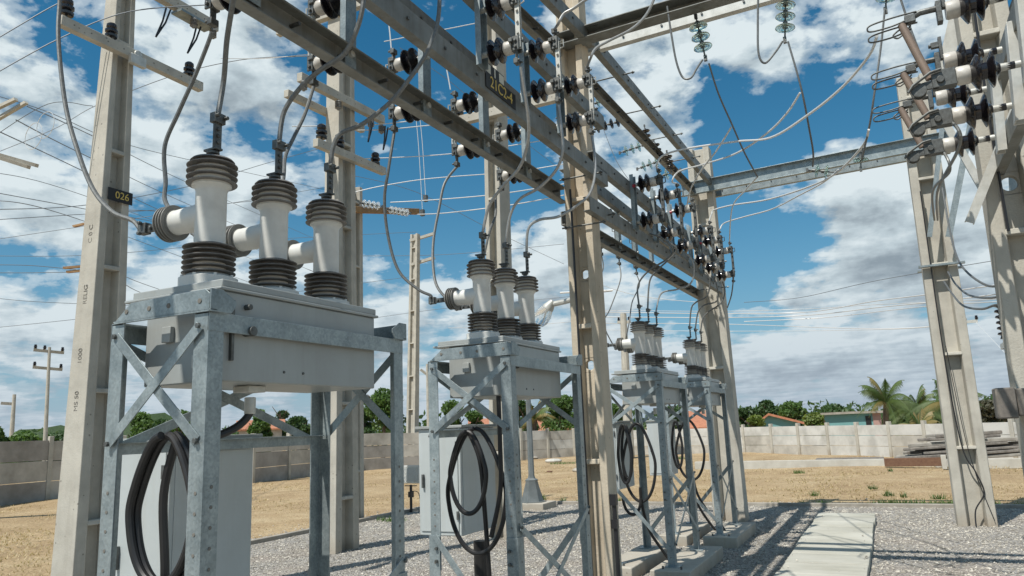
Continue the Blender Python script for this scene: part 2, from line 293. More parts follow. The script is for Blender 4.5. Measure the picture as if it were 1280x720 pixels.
# ------------------------------------------------------------------ mesh helpers
class G:
    def __init__(s): s.v = []; s.f = []; s.m = []; s.s = []; s.cur = 0
    def mat(s, i): s.cur = i; return s
    def add(s, vs, fs, smooth=False):
        o = len(s.v); s.v += [tuple(p) for p in vs]
        for f in fs: s.f.append([i + o for i in f]); s.m.append(s.cur); s.s.append(smooth)
        return s
    def hexa(s, p):   # 8 points: bottom 0-3 ring, top 4-7 ring
        return s.add(p, [(3, 2, 1, 0), (4, 5, 6, 7), (0, 1, 5, 4), (1, 2, 6, 5), (2, 3, 7, 6), (3, 0, 4, 7)])
    def box(s, c, d, rz=0, rot=None):
        x, y, z = [k / 2 for k in d]; Mx = rot or Matrix.Rotation(rz, 3, 'Z'); c = Vector(c)
        return s.hexa([c + Mx @ Vector(q) for q in ((-x, -y, -z), (x, -y, -z), (x, y, -z), (-x, y, -z), (-x, -y, z), (x, -y, z), (x, y, z), (-x, y, z))])
    def bx(s, x0, x1, y0, y1, z0, z1):
        return s.box(((x0 + x1) / 2, (y0 + y1) / 2, (z0 + z1) / 2), (abs(x1 - x0), abs(y1 - y0), abs(z1 - z0)))
    def ext(s, p, q, prof, u, v):   # extrude a closed 2-D profile from p to q
        p, q, u, v = map(Vector, (p, q, u, v)); n = len(prof)
        vs = [p + u * a + v * b for a, b in prof] + [q + u * a + v * b for a, b in prof]
        fs = [(i, (i + 1) % n, n + (i + 1) % n, n + i) for i in range(n)]
        return s.add(vs, fs + [tuple(range(n))[::-1], tuple(range(n, 2 * n))])
    def bar(s, p, q, w, t, nrm):   # flat bar, width w, thickness t along nrm
        p, q, nrm = Vector(p), Vector(q), Vector(nrm).normalized(); a = (q - p).normalized(); u = a.cross(nrm).normalized()
        return s.ext(p, q, [(-w / 2, -t / 2), (w / 2, -t / 2), (w / 2, t / 2), (-w / 2, t / 2)], u, nrm)
    def angle(s, p, q, w, t, u, v): return s.ext(p, q, [(0, 0), (w, 0), (w, t), (t, t), (t, w), (0, w)], u, v)
    def channel(s, p, q, h, w, t, u, v): return s.ext(p, q, [(0, 0), (w, 0), (w, t), (t, t), (t, h - t), (w, h - t), (w, h), (0, h)], u, v)
    def tube(s, pts, r, n=8, cap=True):
        pts = [Vector(p) for p in pts]; rs = r if isinstance(r, (list, tuple)) else [r] * len(pts)
        vs = []; prev = None
        for i, p in enumerate(pts):
            d = (pts[min(i + 1, len(pts) - 1)] - pts[max(i - 1, 0)]).normalized()
            if prev is None:
                a = Vector((0, 0, 1)) if abs(d.z) < .9 else Vector((1, 0, 0)); u = d.cross(a).normalized()
            else: u = (prev - d * prev.dot(d)).normalized()
            prev = u; w = d.cross(u)
            vs += [p + (u * math.cos(2 * PI * k / n) + w * math.sin(2 * PI * k / n)) * rs[i] for k in range(n)]
        fs = [(i * n + k, i * n + (k + 1) % n, (i + 1) * n + (k + 1) % n, (i + 1) * n + k) for i in range(len(pts) - 1) for k in range(n)]
        s.add(vs, fs, True)
        if cap:
            m = (len(pts) - 1) * n; s.add(vs[:n] + vs[m:], [tuple(range(n))[::-1], tuple(range(n, 2 * n))])
        return s
    def lathe(s, o, ax, prof, n=20):   # prof: (distance along axis, radius)
        o, ax = Vector(o), Vector(ax).normalized(); a = Vector((0, 0, 1)) if abs(ax.z) < .9 else Vector((1, 0, 0))
        u = ax.cross(a).normalized(); w = ax.cross(u); vs = []
        for t, r in prof: vs += [o + ax * t + (u * math.cos(2 * PI * k / n) + w * math.sin(2 * PI * k / n)) * max(r, .0005) for k in range(n)]
        m = len(prof)
        fs = [(i * n + k, i * n + (k + 1) % n, (i + 1) * n + (k + 1) % n, (i + 1) * n + k) for i in range(m - 1) for k in range(n)]
        return s.add(vs, fs + [tuple(range(n))[::-1], tuple(range((m - 1) * n, m * n))], True)
    def bolt(s, p, nrm, r=.009, h=.010): return s.lathe(p, nrm, [(0, r), (h, r), (h, 0)], 6)
    def build(s, name, mats, parent=None, bevel=0, sharp=35, origin=None):
        me = bpy.data.meshes.new(name)
        if origin is not None:
            ox = Vector(origin); s.v = [tuple(Vector(p) - ox) for p in s.v]
        me.from_pydata(s.v, [], s.f); mats = mats if isinstance(mats, (list, tuple)) else [mats]
        for m in mats: me.materials.append(MT[m])
        me.polygons.foreach_set('material_index', s.m); me.polygons.foreach_set('use_smooth', [True] * len(s.f))
        bm = bmesh.new(); bm.from_mesh(me); bmesh.ops.recalc_face_normals(bm, faces=bm.faces); bm.to_mesh(me); bm.free()
        me.set_sharp_from_angle(angle=math.radians(sharp))
        o = bpy.data.objects.new(name, me); COL.objects.link(o)
        if origin is not None: o.location = origin
        if parent: o.parent = parent
        if bevel:
            b = o.modifiers.new('bevel', 'BEVEL'); b.width = bevel; b.segments = 2; b.limit_method = 'ANGLE'
        return o
def tag(o, label=None, cat=None, group=None, kind=None):
    if label: o['label'] = label
    if cat: o['category'] = cat
    if group: o['group'] = group
    if kind: o['kind'] = kind
    return o
def thing(name, loc, label, cat, group=None):
    o = bpy.data.objects.new(name, None); COL.objects.link(o); o.location = loc; o.empty_display_size = .2
    return tag(o, label, cat, group)
# parts are built in world coordinates; an Empty sits at the base, so shift them
class T:
    def __init__(s, name, loc, label, cat, group=None): s.loc = Vector(loc); s.o = thing(name, loc, label, cat, group)
    def part(s, g, name, mats, bevel=0, label=None, parent=None, sharp=35):
        g.v = [tuple(Vector(p) - s.loc) for p in g.v]
        o = g.build(name, mats, parent or s.o, bevel, sharp)
        if label: o['label'] = label
        return o
def smooth_path(pts, k=8):
    pts = [Vector(p) for p in pts]; out = []
    for i in range(len(pts) - 1):
        p0 = pts[max(i - 1, 0)]; p1 = pts[i]; p2 = pts[i + 1]; p3 = pts[min(i + 2, len(pts) - 1)]
        for j in range(k):
            t = j / k; out.append(.5 * ((2 * p1) + (p2 - p0) * t + (2 * p0 - 5 * p1 + 4 * p2 - p3) * t * t + (3 * p1 - p0 - 3 * p2 + p3) * t ** 3))
    out.append(pts[-1]); return out

# ------------------------------------------------------------------ ground
KX, KY = -9.5, 15.87            # corner of the kerb round the gravel yard
def build_ground():
    g = G(); n = 60
    # one dirt sheet, denser near the yard, gently uneven
    xs = [-900, -400, -150, -80] + [-50 + i * 1.5 for i in range(54)] + [60, 150, 400, 900]
    ys = [-300, -60, -20] + [-5 + i * 1.5 for i in range(44)] + [90, 200, 500, 1500]
    vs = []
    for yy in ys:
        for xx in xs:
            far_ = min(1, max(0, (math.hypot(min(0, xx - KX), max(0, yy - KY)) - 1.0) / 6))
            h = (.05 * math.sin(xx * .7 + yy * .3) + .04 * math.sin(yy * .9 - xx * .25) - .03) * far_ if abs(xx) < 45 and yy < 62 else 0
            vs.append((xx, yy, h - .01))
    w = len(xs); fs = [(j * w + i, j * w + i + 1, (j + 1) * w + i + 1, (j + 1) * w + i) for j in range(len(ys) - 1) for i in range(w - 1)]
    g.add(vs, fs, True); tag(g.build('ground', 'dirt'), 'dry orange earth with straw-coloured grass', kind='structure')
    g = G(); g.add([(KX, -6, .008), (9, -6, .008), (9, KY, .008), (KX, KY, .008)], [(0, 1, 2, 3)]); tag(g.build('gravel_yard', 'gravel'), kind='structure')
    # loose stones
    rng = np.random.default_rng(3); N = 60000
    rr = rng.random(N); x = rng.uniform(KX + .05, 4.5, N); y = 4.2 + (KY - 4.2) * rng.random(N)
    r = rng.uniform(.007, .018, N) * (1 + .7 * (rng.random(N) > .93))
    base = np.array([(1, 0, 0), (0, 1, 0), (-1, 0, 0), (0, -1, 0), (0, 0, 1), (0, 0, -.4)], float)
    fc = np.array([(0, 1, 4), (1, 2, 4), (2, 3, 4), (3, 0, 4), (1, 0, 5), (2, 1, 5), (3, 2, 5), (0, 3, 5)])
    jit = rng.uniform(.6, 1.3, (N, 6, 3)); a = rng.uniform(0, 6.28, N)
    P = base[None] * jit * r[:, None, None]; c, s_ = np.cos(a)[:, None], np.sin(a)[:, None]
    Q = P.copy(); Q[:, :, 0] = P[:, :, 0] * c - P[:, :, 1] * s_; Q[:, :, 1] = P[:, :, 0] * s_ + P[:, :, 1] * c; Q[:, :, 2] = P[:, :, 2] * .8
    Q += np.stack([x, y, np.full(N, .012)], 1)[:, None, :]
    on = (x > -1.26) & (x < -.42) & (y < 14.2); edge = np.minimum(x + 1.26, -.42 - x); spill = on & (rng.random(N) < .07 * np.exp(-edge * 9)); Q[spill, :, 2] += .084
    keep = ~((x > -1.3) & (x < -.38) & (y < 14.3)) | spill; Q = Q[keep]; K = len(Q)
    me = bpy.data.meshes.new('loose_gravel'); me.from_pydata(Q.reshape(-1, 3).tolist(), [], (fc[None] + (np.arange(K) * 6)[:, None, None]).reshape(-1, 3).tolist())
    me.materials.append(MT['stone']); o = bpy.data.objects.new('loose_gravel', me); COL.objects.link(o); tag(o, 'loose grey gravel stones covering the switchyard', 'gravel', kind='stuff')
    n2 = 5200; K2 = min(len(Q), n2); Q2 = Q[:K2].copy(); c0 = Q2.mean(1, keepdims=True); o2 = Q2 - c0; side = rng.random(K2) < .55; t2 = rng.random(K2)
    nx = np.where(side, KX + t2 * 12.5, KX - .1 - rng.exponential(.22, K2)); ny = np.where(side, KY + .1 + rng.exponential(.22, K2), 7 + t2 * 9); Q2 = o2 + np.stack([nx, ny, np.full(K2, .004)], 1)[:, None, :]
    me = bpy.data.meshes.new('spilled_gravel'); me.from_pydata(Q2.reshape(-1, 3).tolist(), [], (fc[None] + (np.arange(K2) * 6)[:, None, None]).reshape(-1, 3).tolist()); me.materials.append(MT['stone']); o = bpy.data.objects.new('spilled_gravel', me); COL.objects.link(o); tag(o, 'gravel stones spilled over the kerb onto the dry earth', 'gravel', kind='stuff')
    # dry grass
    N = 26000; vs = []; fs = []; rnd = random.Random(5)
    while len(fs) < N:
        d = 9 + 27 * rnd.random() ** 1.4; px = rnd.uniform(-60, 1330); dr = ray(px, 560); k = d / math.hypot(dr[0], dr[1]); X, Y = dr[0] * k, dr[1] * k
        if X > KX - .3 and Y < KY + .25: continue
        if math.sin(X * 1.3 + Y) * math.sin(Y * .9 - X * .4) + rnd.uniform(-.6, .6) < -.25: continue
        for q in range(3):
            a = rnd.uniform(0, 6.28); h = rnd.uniform(.005, .035); l = rnd.uniform(.02, .07); wd = rnd.uniform(.006, .014); x0 = X + rnd.uniform(-.06, .06); y0 = Y + rnd.uniform(-.06, .06)
            o = len(vs); vs += [(x0 - wd * math.sin(a), y0 + wd * math.cos(a), -.03), (x0 + wd * math.sin(a), y0 - wd * math.cos(a), -.03), (x0 + l * math.cos(a) * 1.5, y0 + l * math.sin(a) * 1.5, h)]; fs.append((o, o + 1, o + 2))
    g = G(); g.add(vs, fs); tag(g.build('dry_grass', 'straw'), 'sparse dry straw-coloured grass over the earth', 'grass', kind='stuff')
    rnd = random.Random(9); g = G(); 
    for cx, cy, rad in [(rnd.uniform(-9, 3.5), KY + .2 + rnd.random() ** 2 * 11, rnd.uniform(.03, .09)) for _ in range(30)] + list(((.35, 16.4, .5), (-.15, 16.35, .3), (1.1, 16.5, .35), (-9.0, 12.6, .25), (-13, 33, 1.0), (-9.3, 36, .5))):
        for i in range(int(500 * rad)):
            a = rnd.uniform(0, 6.28); q = rad * math.sqrt(rnd.random()); x0, y0 = cx + q * math.cos(a) * 1.5, cy + q * math.sin(a) * .6; b = rnd.uniform(0, 6.28); h = rnd.uniform(.04, .13)
            g.add([(x0, y0, -.02), (x0 + .025 * math.cos(b), y0 + .025 * math.sin(b), -.02), (x0 + .08 * math.sin(b), y0 + .08 * math.cos(b), h)], [(0, 1, 2)])
    tag(g.build('weeds', 'leaf_green'), 'small tufts of green weeds along the kerb', 'weeds', kind='stuff')
    # kerbs
    g = G(); g.bx(KX - .1, KX, -4, KY + .1, -.05, .075); g.bx(KX + .002, 9, KY, KY + .1, -.05, .072)
    tag(g.build('kerb', 'concrete_old', bevel=.01), kind='structure')
    # slab path with joints
    g = G(); yy = 2.0; rnd = random.Random(2)
    while yy < 14.2:
        l = min(.62, 14.22 - yy); g.bx(-1.275 + rnd.uniform(-.015, .015), -.405 + rnd.uniform(-.02, .02), yy, yy + l - .016, .0, .085 + rnd.uniform(-.004, .004)); yy += .62
    tag(g.build('path', 'paving', bevel=.006), kind='structure')
    # low raised edge far back
    g = G(); g.bx(-6.6, 1.1, 28.2, 28.4, -.1, .24); g.bx(1.12, 9, 28.0, 28.2, -.1, .2)
    tag(g.build('far_kerb', 'concrete_light', bevel=.01), kind='structure')
    g = G(); vs = []; n = 40
    for i in range(n):
        px = -420 + i * 26; p = far(px, 560, 700); hh = 13 + 9 * math.sin(i * .35) + 5 * math.sin(i * 1.1 + 1) + 2 * math.sin(i * 2.7)
        if px > 330: hh = max(3, hh * max(0, 1 - (px - 330) / 200))
        vs += [(p.x, p.y, -3), (p.x * 1.02, p.y * 1.02, max(hh, 1)), (p.x * 1.15, p.y * 1.15, -3)]
    fs = []
    for i in range(n - 1): fs += [(3 * i, 3 * i + 3, 3 * i + 4, 3 * i + 1), (3 * i + 1, 3 * i + 4, 3 * i + 5, 3 * i + 2)]
    g.add(vs, fs, True); tag(g.build('hills', 'leaf_dark'), kind='structure')
build_ground()

# ------------------------------------------------------------------ concrete double-T poles
def pole_shaft(g, x, y, z0, z1, w0, w1, d0, d1, nrm, holes=(), rung0=1.35, step=1.4, lean=(0, 0)):
    """H-section pole; nrm 'x' or 'y' = the direction its web faces; w = across the web, d = along nrm"""
    def P(a, b, z):
        t = (z - z0) / (z1 - z0); w = w0 + (w1 - w0) * t; d = d0 + (d1 - d0) * t; lx, ly = lean[0] * t, lean[1] * t
        return (x + lx + a * w / 2, y + ly + b * d / 2, z) if nrm == 'y' else (x + lx + b * d / 2, y + ly + a * w / 2, z)
    fl = .26
    for s in (-1, 1):
        a0, a1 = (s, s * (1 - 2 * fl)) if s > 0 else (s * (1 - 2 * fl), s); lo, hi = min(a0, a1), max(a0, a1)
        b = .72   # flange tapers inwards
        for (za, zb) in ((z0, z1),):
            o = s; i = s * (1 - 2 * fl)
            ring = lambda z: [P(o, -1, z), P(i + .0 * s, -1, z), P(i - .10 * s, -b * .3, z), P(i - .10 * s, b * .3, z), P(i, 1, z), P(o, 1, z)]
            A, B = ring(za), ring(zb); g.add(A + B, [(k, (k + 1) % 6, 6 + (k + 1) % 6, 6 + k) for k in range(6)] + [(5, 4, 3, 2, 1, 0), (6, 7, 8, 9, 10, 11)])
    # web, cells with round holes where asked
    zs = [z0]; cells = []; hh = (w0 + w1) / 2 * (1 - 2 * fl) / 2
    for h in sorted(holes): cells.append((zs[-1], h - hh, None)); cells.append((h - hh, h + hh, h)); zs.append(h + hh)
    cells.append((zs[-1], z1, None)); e = (1 - 2 * fl) - .01; bt = .22
    for za, zb, h in cells:
        if h is None: g.hexa([P(-e, -bt, za), P(e, -bt, za), P(e, bt, za), P(-e, bt, za), P(-e, -bt, zb), P(e, -bt, zb), P(e, bt, zb), P(-e, bt, zb)])
        else:
            n = 24; r = .68; ins = []; out = []
            for k in range(n):
                an = 2 * PI * (k + .5) / n; c, s_ = math.cos(an), math.sin(an); m = 1 / max(abs(c), abs(s_)); ins.append((c * r, s_ * r)); out.append((c * m, s_ * m))
            vs = [P(e * c, b_, h + hh * s_) for b_ in (-bt, bt) for (c, s_) in ins + out]
            fs = []
            for k in range(n):
                j = (k + 1) % n; fs += [(k, j, n + j, n + k), (2 * n + k, 3 * n + k, 3 * n + j, 2 * n + j), (k, 2 * n + k, 2 * n + j, j)]
            g.add(vs, fs)
    # rungs
    z = rung0
    while z < z1 - .1:
        if all(abs(z - h) > hh + .05 for h in holes):
            g.hexa([P(-e - .05, -1.06, z), P(e + .05, -1.06, z), P(e + .05, 1.06, z), P(-e - .05, 1.06, z), P(-e - .05, -1.0, z + .05), P(e + .05, -1.0, z + .05), P(e + .05, 1.0, z + .05), P(-e - .05, 1.0, z + .05)])
        z += step
def pin_insulator(g, base, k=1.0, up=1):
    g.mat(1).lathe(base, (0, 0, up), [(0, .010 * k), (.03 * k, .010 * k)], 8)
    g.mat(0).lathe(Vector(base) + Vector((0, 0, .03 * k * up)), (0, 0, up), [(0, .030 * k), (.0, .052 * k), (.02 * k, .055 * k), (.035 * k, .035 * k), (.05 * k, .055 * k), (.07 * k, .056 * k), (.085 * k, .036 * k), (.10 * k, .046 * k), (.125 * k, .044 * k), (.14 * k, .028 * k), (.142 * k, 0)], 16)
def text_part(t, txt, size, mat, p, xdir, updir, name='lettering', thick=.0015):
    cu = bpy.data.curves.new(name, 'FONT'); cu.body = txt; cu.size = size; cu.extrude = thick; cu.align_x = 'CENTER'; cu.align_y = 'CENTER'
    o = bpy.data.objects.new(name, cu); COL.objects.link(o); cu.materials.append(MT[mat])
    xd = Vector(xdir).normalized(); ud = Vector(updir).normalized(); zd = xd.cross(ud)
    m = Matrix((xd, ud, zd)).transposed().to_4x4(); par = t.o if isinstance(t, T) else t
    loc = t.loc if isinstance(t, T) else Vector((0, 0, 0))
    m.translation = Vector(p) - loc; o.parent = par; o.matrix_local = m
    # turn to mesh so that it is plain geometry
    dg = bpy.context.evaluated_depsgraph_get(); me = bpy.data.meshes.new_from_object(o.evaluated_get(dg)); bpy.data.objects.remove(o)
    me.materials.clear(); me.materials.append(MT[mat])
    q = bpy.data.objects.new(name, me); COL.objects.link(q); q.parent = par; q.matrix_local = m; return q

def crossarm(t, p, q, h=.10, w=.075, mat='concrete', name='crossarm'):
    g = G(); a = (Vector(q) - Vector(p)).normalized(); u = a.cross(Vector((0, 0, 1))).normalized()
    g.ext(p, q, [(-w / 2, -h / 2), (w / 2, -h / 2), (w / 2, h / 2), (-w / 2, h / 2)], u, (0, 0, 1))
    o = t.part(g, name, mat, .006)
    g = G(); n = 9
    for i in range(n):
        c = Vector(p).lerp(Vector(q), (i + .7) / (n + .4)); g.bolt(c + u * (w / 2 - .001), u, .009, .003)
    t.part(g, 'bolt_hole', 'stencil', parent=o)
    return o

def left_poles():
    # P1 ----------------------------------------------------------------
    t = T('concrete_pole', (-7.5, 5.25, 0), 'big double-T concrete pole with yellow number plate, at the left behind the first frame', 'pole', 'double-T concrete poles')
    g = G(); pole_shaft(g, -7.53, 5.24, 0, 9.5, .50, .14, .36, .14, 'x', rung0=.9, step=1.33)
    t.part(g, 'shaft', 'concrete', .008)
    crossarm(t, (-7.34, 4.43, 6.10), (-7.34, 6.27, 6.10), .115, .09)
    for yy, k in ((4.50, 1.35), (5.02, 1.2), (6.08, 1.2)):
        g = G(); pin_insulator(g, (-7.34, yy, 6.155), k); t.part(g, 'pin_insulator', ['brown_glaze', 'cast_metal'])
    g = G(); g.box((-7.28, 5.32, 6.02), (.06, .2, .12)); g.lathe((-7.29, 5.32, 6.10), (1, 0, 0), [(0, .05), (.03, .05), (.03, 0)], 16); t.part(g, 'arm_clamp', 'galv_bright', .01)
    # upper arm with arresters
    crossarm(t, (-7.28, 5.15, 6.98), (-7.28, 6.42, 6.98), .13, .10)
    g = G(); g.bx(-7.30, -7.12, 5.75, 6.25, 6.84, 6.87); t.part(g, 'bracket', 'galvanised')
    for yy in (5.95, 6.25):
        g = G(); g.mat(0).lathe((-7.14, yy, 6.84), (0, 0, -1), [(0, .03)] + [(.02 + i * .02 + d, r) for i in range(5) for d, r in ((0, .04), (.008, .045), (.012, .028))] + [(.13, .02), (.13, 0)], 16)
        t.part(g, 'surge_arrester', 'shed_rim')
    for yy in (5.6, 6.05):
        g = G(); g.tube([(-7.2, yy, 6.82), (-7.2, yy - .04, 6.62), (-7.2, yy - .12, 6.38)], .012, 6); g.tube([(-7.2, yy + .06, 6.82), (-7.2, yy, 6.62), (-7.2, yy - .12, 6.38)], .012, 6); t.part(g, 'fuse_link', 'plastic_black')
    # plate
    g = G(); g.bx(-7.385, -7.378, 5.13, 5.43, 4.335, 4.475); pl = t.part(g, 'number_plate', 'sign_black')
    text_part(t, '026', .115, 'sign_yellow', (-7.376, 5.30, 4.405), (0, 1, 0), (0, 0, 1)).parent = t.o
    # faint vertical casting marks on the sunny edge
    for s_, z in (('MS 50', 2.15), ('1000', 2.62), ('RELIG', 3.28), ('C 0 C', 3.95)):
        ya = 5.24 - (.50 + (.14 - .50) * z / 9.5) / 2
        text_part(t, s_, .085, 'stencil', (-7.53, ya - .001, z), (0, 0, 1), (-1, 0, 0), 'casting_mark')
    # P2 ----------------------------------------------------------------
    t = T('concrete_pole', (-7.55, 9.28, 0), 'double-T concrete pole behind the first recloser tank, carrying three crossarms', 'pole', 'double-T concrete poles')
    g = G(); pole_shaft(g, -7.58, 9.30, 0, 9.6, .55, .36, .34, .24, 'x', rung0=.75, step=1.4); t.part(g, 'shaft', 'concrete', .008)
    crossarm(t, (-7.36, 8.44, 6.10), (-7.36, 10.2, 6.16), .13, .10)
    for yy, k in ((8.58, 1.6), (9.0, 1.5), (9.95, 1.5)):
        g = G(); pin_insulator(g, (-7.36, yy, 6.17), k); t.part(g, 'pin_insulator', ['brown_glaze', 'cast_metal'])
    crossarm(t, (-7.36, 8.07, 7.02), (-7.36, 10.17, 7.10), .14, .10)
    crossarm(t, (-7.74, 8.2, 6.9), (-7.74, 10.1, 6.98), .12, .09)
    for yy in (8.1, 8.9, 9.75, 10.05):
        g = G(); g.lathe((-7.30, yy, 6.95), (0, 0, -1), [(0, .03)] + [(.02 + i * .025 + d, r) for i in range(5) for d, r in ((0, .05), (.01, .055), (.015, .034))] + [(.16, .02), (.16, 0)], 16); t.part(g, 'surge_arrester', 'shed_rim')
    for yy in (9.6, 10.02):
        g = G(); g.tube([(-7.2, yy, 6.9), (-7.2, yy - .02, 6.66), (-7.2, yy - .06, 6.45)], .014, 6); g.tube([(-7.2, yy + .08, 6.9), (-7.2, yy + .02, 6.66), (-7.2, yy - .06, 6.45)], .014, 6); t.part(g, 'fuse_link', 'plastic_black')
    crossarm(t, (-8.8, 9.1, 8.66), (-6.82, 9.1, 8.66), .14, .11)
    for xx in (-8.62, -6.95):
        g = G(); pin_insulator(g, (xx, 9.1, 8.73), 1.6); t.part(g, 'pin_insulator', ['brown_glaze', 'cast_metal'])
    # P3 : right behind P2
    t = T('concrete_pole', (-9.78, 12.4, 0), 'shorter double-T concrete pole just right of and behind the three-armed pole', 'pole', 'double-T concrete poles')
    g = G(); pole_shaft(g, -9.8, 12.4, 0, 6.95, .45, .40, .30, .28, 'x', rung0=.95, step=1.4); t.part(g, 'shaft', 'concrete', .008)
    a = at(432, 262, 'x', -9.6); b = at(512, 272, 'x', -9.3)
    crossarm(t, a, Vector((-9.3, 14.2, 6.75)), .13, .12, 'timber_orange', 'timber_crossarm')
    g = G(); g.lathe(at(440, 240, 'x', -9.6), (1, 0, 0), [(0, .05), (.08, .05)], 10); t.part(g, 'wire_clamp', 'galv_bright')
    # middle pole behind frame 2
    t = T('concrete_pole', (-5.62, 11.0, 0), 'tall pale double-T concrete pole rising behind the second recloser', 'pole', 'double-T concrete poles')
    g = G(); pole_shaft(g, -5.65, 11.0, 0, 9.3, .30, .27, .42, .38, 'y', holes=(8.1,), rung0=1.3, step=1.4, lean=(.12, 0)); t.part(g, 'shaft', 'concrete', .008)
    crossarm(t, (-6.3, 10.75, 7.02), (-4.2, 10.75, 7.02), .15, .12)
    for xx in (-6.15, -4.4):
        g = G(); pin_insulator(g, (xx, 10.75, 7.09), 1.6); t.part(g, 'pin_insulator', ['brown_glaze', 'cast_metal'])
left_poles()

GPX = -2.62
def gantry_poles():
    t = T('concrete_pole', (GPX, 7.1, 0), 'weathered double-T concrete pole in the centre with round holes, carrying the steel beams', 'pole', 'double-T concrete poles')
    g = G(); pole_shaft(g, GPX, 7.1, 0, 6.35, .31, .27, .25, .22, 'y', holes=(2.29, 3.22), rung0=1.33, step=1.32); t.part(g, 'shaft', 'concrete_tan', .008)
    g = G(); g.tube([(GPX - .05, 6.95, 0), (GPX - .05, 6.93, 2), (GPX - .06, 6.95, 4.1)], .012, 6); g.tube([(GPX + .19, 7.0, 0), (GPX + .19, 7.0, 1.0)], .022, 8); g.box((GPX + .19, 6.99, 1.0), (.06, .05, .1)); g.box((GPX + .19, 6.99, .78), (.05, .05, .08)); t.part(g, 'earthing_conduit', 'plastic_black')
    t = T('concrete_pole', (GPX, 13.5, 0), 'double-T concrete pole at the far end of the steel gantry, beyond the fourth frame', 'pole', 'double-T concrete poles')
    g = G(); pole_shaft(g, GPX, 13.55, 0, 6.68, .54, .40, .34, .26, 'y', rung0=2.58, step=2.6); t.part(g, 'shaft', 'concrete', .01)
    t = T('concrete_pole', (.96, 13.5, 0), 'double-T concrete pole in gravel beside the slab path end, black cable on it', 'pole', 'double-T concrete poles')
    g = G(); pole_shaft(g, .98, 13.55, 0, 7.2, .52, .46, .34, .30, 'y', rung0=1.13, step=1.42); t.part(g, 'shaft', 'concrete', .01)
    g = G(); g.tube(smooth_path([(.86, 13.36, 5.2), (.86, 13.36, 2.6), (.92, 13.36, 1.2), (1.05, 13.36, .8), (1.12, 13.36, .5), (.98, 13.36, .25), (.95, 13.30, .0)]), .011, 6)
    g.tube(smooth_path([(.9, 13.36, 2.7), (1.0, 13.36, 1.1), (1.2, 13.35, .1)]), .006, 6); t.part(g, 'hanging_cable', 'plastic_black')
    g = G()
    for z in (3.95,): g.bx(.68, 1.32, 13.28, 13.37, z, z + .03); g.bx(.68, 1.32, 13.73, 13.81, z, z + .03)
    t.part(g, 'clamp_band', 'galvanised')
    t = T('concrete_pole', (1.08, 7.1, 0), 'near double-T concrete pole at the right edge with a round hole, transformer behind it', 'pole', 'double-T concrete poles')
    g = G(); pole_shaft(g, 1.10, 7.15, 0, 7.4, .42, .34, .30, .26, 'y', holes=(3.52,), rung0=1.35, step=1.72); t.part(g, 'shaft', 'concrete', .008)
    g = G(); g.tube(smooth_path([(1.05, 7.0, 5.5), (1.02, 6.99, 4.2), (1.02, 6.99, 3.1)]), .012, 6); t.part(g, 'hanging_cable', 'plastic_black')
    # concrete block band on the right pole
    t = T('concrete_block', (1.05, 6.85, 1.64), 'dark stained concrete block clamped round the right edge pole at eye height', 'concrete block')
    g = G(); g.bx(.73, .86, 6.72, 6.92, 1.63, 1.86); g.bx(.865, 1.6, 6.74, 6.92, 1.645, 1.85); t.part(g, 'block', 'timber', .012)
gantry_poles()

# ------------------------------------------------------------------ beams
def beam(name, p, q, label, h=.15, w=.075, flip=1, mat='galv_beam', cat='steel beam', group='channel beams of the gantry', holes=True, axis='y'):
    t = T(name, p, label, cat, group); g = G()
    if axis == 'y': g.channel(p, q, h, w, .012, (flip, 0, 0), (0, 0, 1))
    else: g.channel(p, q, h, w, .012, (0, flip, 0), (0, 0, 1))
    ob = t.part(g, 'channel', mat, .003)
    g = G(); L_ = (Vector(q) - Vector(p)).length; n = int(L_ / .42); u = Vector((-flip, 0, 0)) if axis == 'y' else Vector((0, -flip, 0))
    for i in range(n):
        c = Vector(p).lerp(Vector(q), (i + .5) / n) + Vector((0, 0, h / 2)); g.bolt(c + (u * .001 if u.x * 1 > 0 or axis == 'x' else Vector((.012, 0, 0))), u if (u.x > 0 or axis == 'x') else Vector((1, 0, 0)), .012, .012 if (u.x > 0 or axis == 'x') else .07)
    t.part(g, 'bolt', 'cast_metal')
    return t
XF, XB = -2.40, -2.785
NB = dict(lo=4.13, up=4.80); FB = dict(lo=3.80, up=4.31)
beam('gantry_beam', (XF, .7, 4.13), (XF, 7.35, 4.19), 'front lower channel beam between the camera side and the central pole, bearing the black sign', flip=-1)
beam('gantry_beam', (XF, .7, 4.80), (XF, 7.35, 4.84), 'front upper channel beam left of the central pole, above the sign', flip=-1)
beam('gantry_beam', (XB - .085, .7, 3.935), (XB - .085, 7.12, 4.015), 'lowest rear channel beam crossing the top left, over the second recloser', flip=1, w=.085, h=.165)
beam('gantry_beam', (XB, .7, 4.625), (XB, 7.12, 4.68), 'rear upper channel beam left of the central pole, dark underside', flip=-1)
beam('gantry_beam', (XF, 6.75, 3.78), (XF, 13.75, 3.92), 'front lower channel beam from the central pole to the far pole', flip=-1)
beam('gantry_beam', (XF, 6.95, 4.32), (XF, 13.75, 4.40), 'front upper channel beam right of the central pole, behind the far switches', flip=-1)
beam('gantry_beam', (XB - .085, 7.12, 3.785), (XB - .085, 13.75, 3.865), 'lowest rear channel beam above the third recloser', flip=1, w=.085)
beam('gantry_beam', (XB, 7.12, 4.39), (XB, 13.75, 4.39), 'rear upper channel beam right of the central pole', flip=-1)
beam('gantry_beam', (XF, .7, 5.15), (XF, 7.2, 5.73), 'topmost front channel beam reaching the central pole head from upper left', flip=-1)
beam('gantry_beam', (XB, .7, 5.115), (XB, 7.0, 5.61), 'topmost rear channel beam reaching the central pole head from upper left', flip=1)
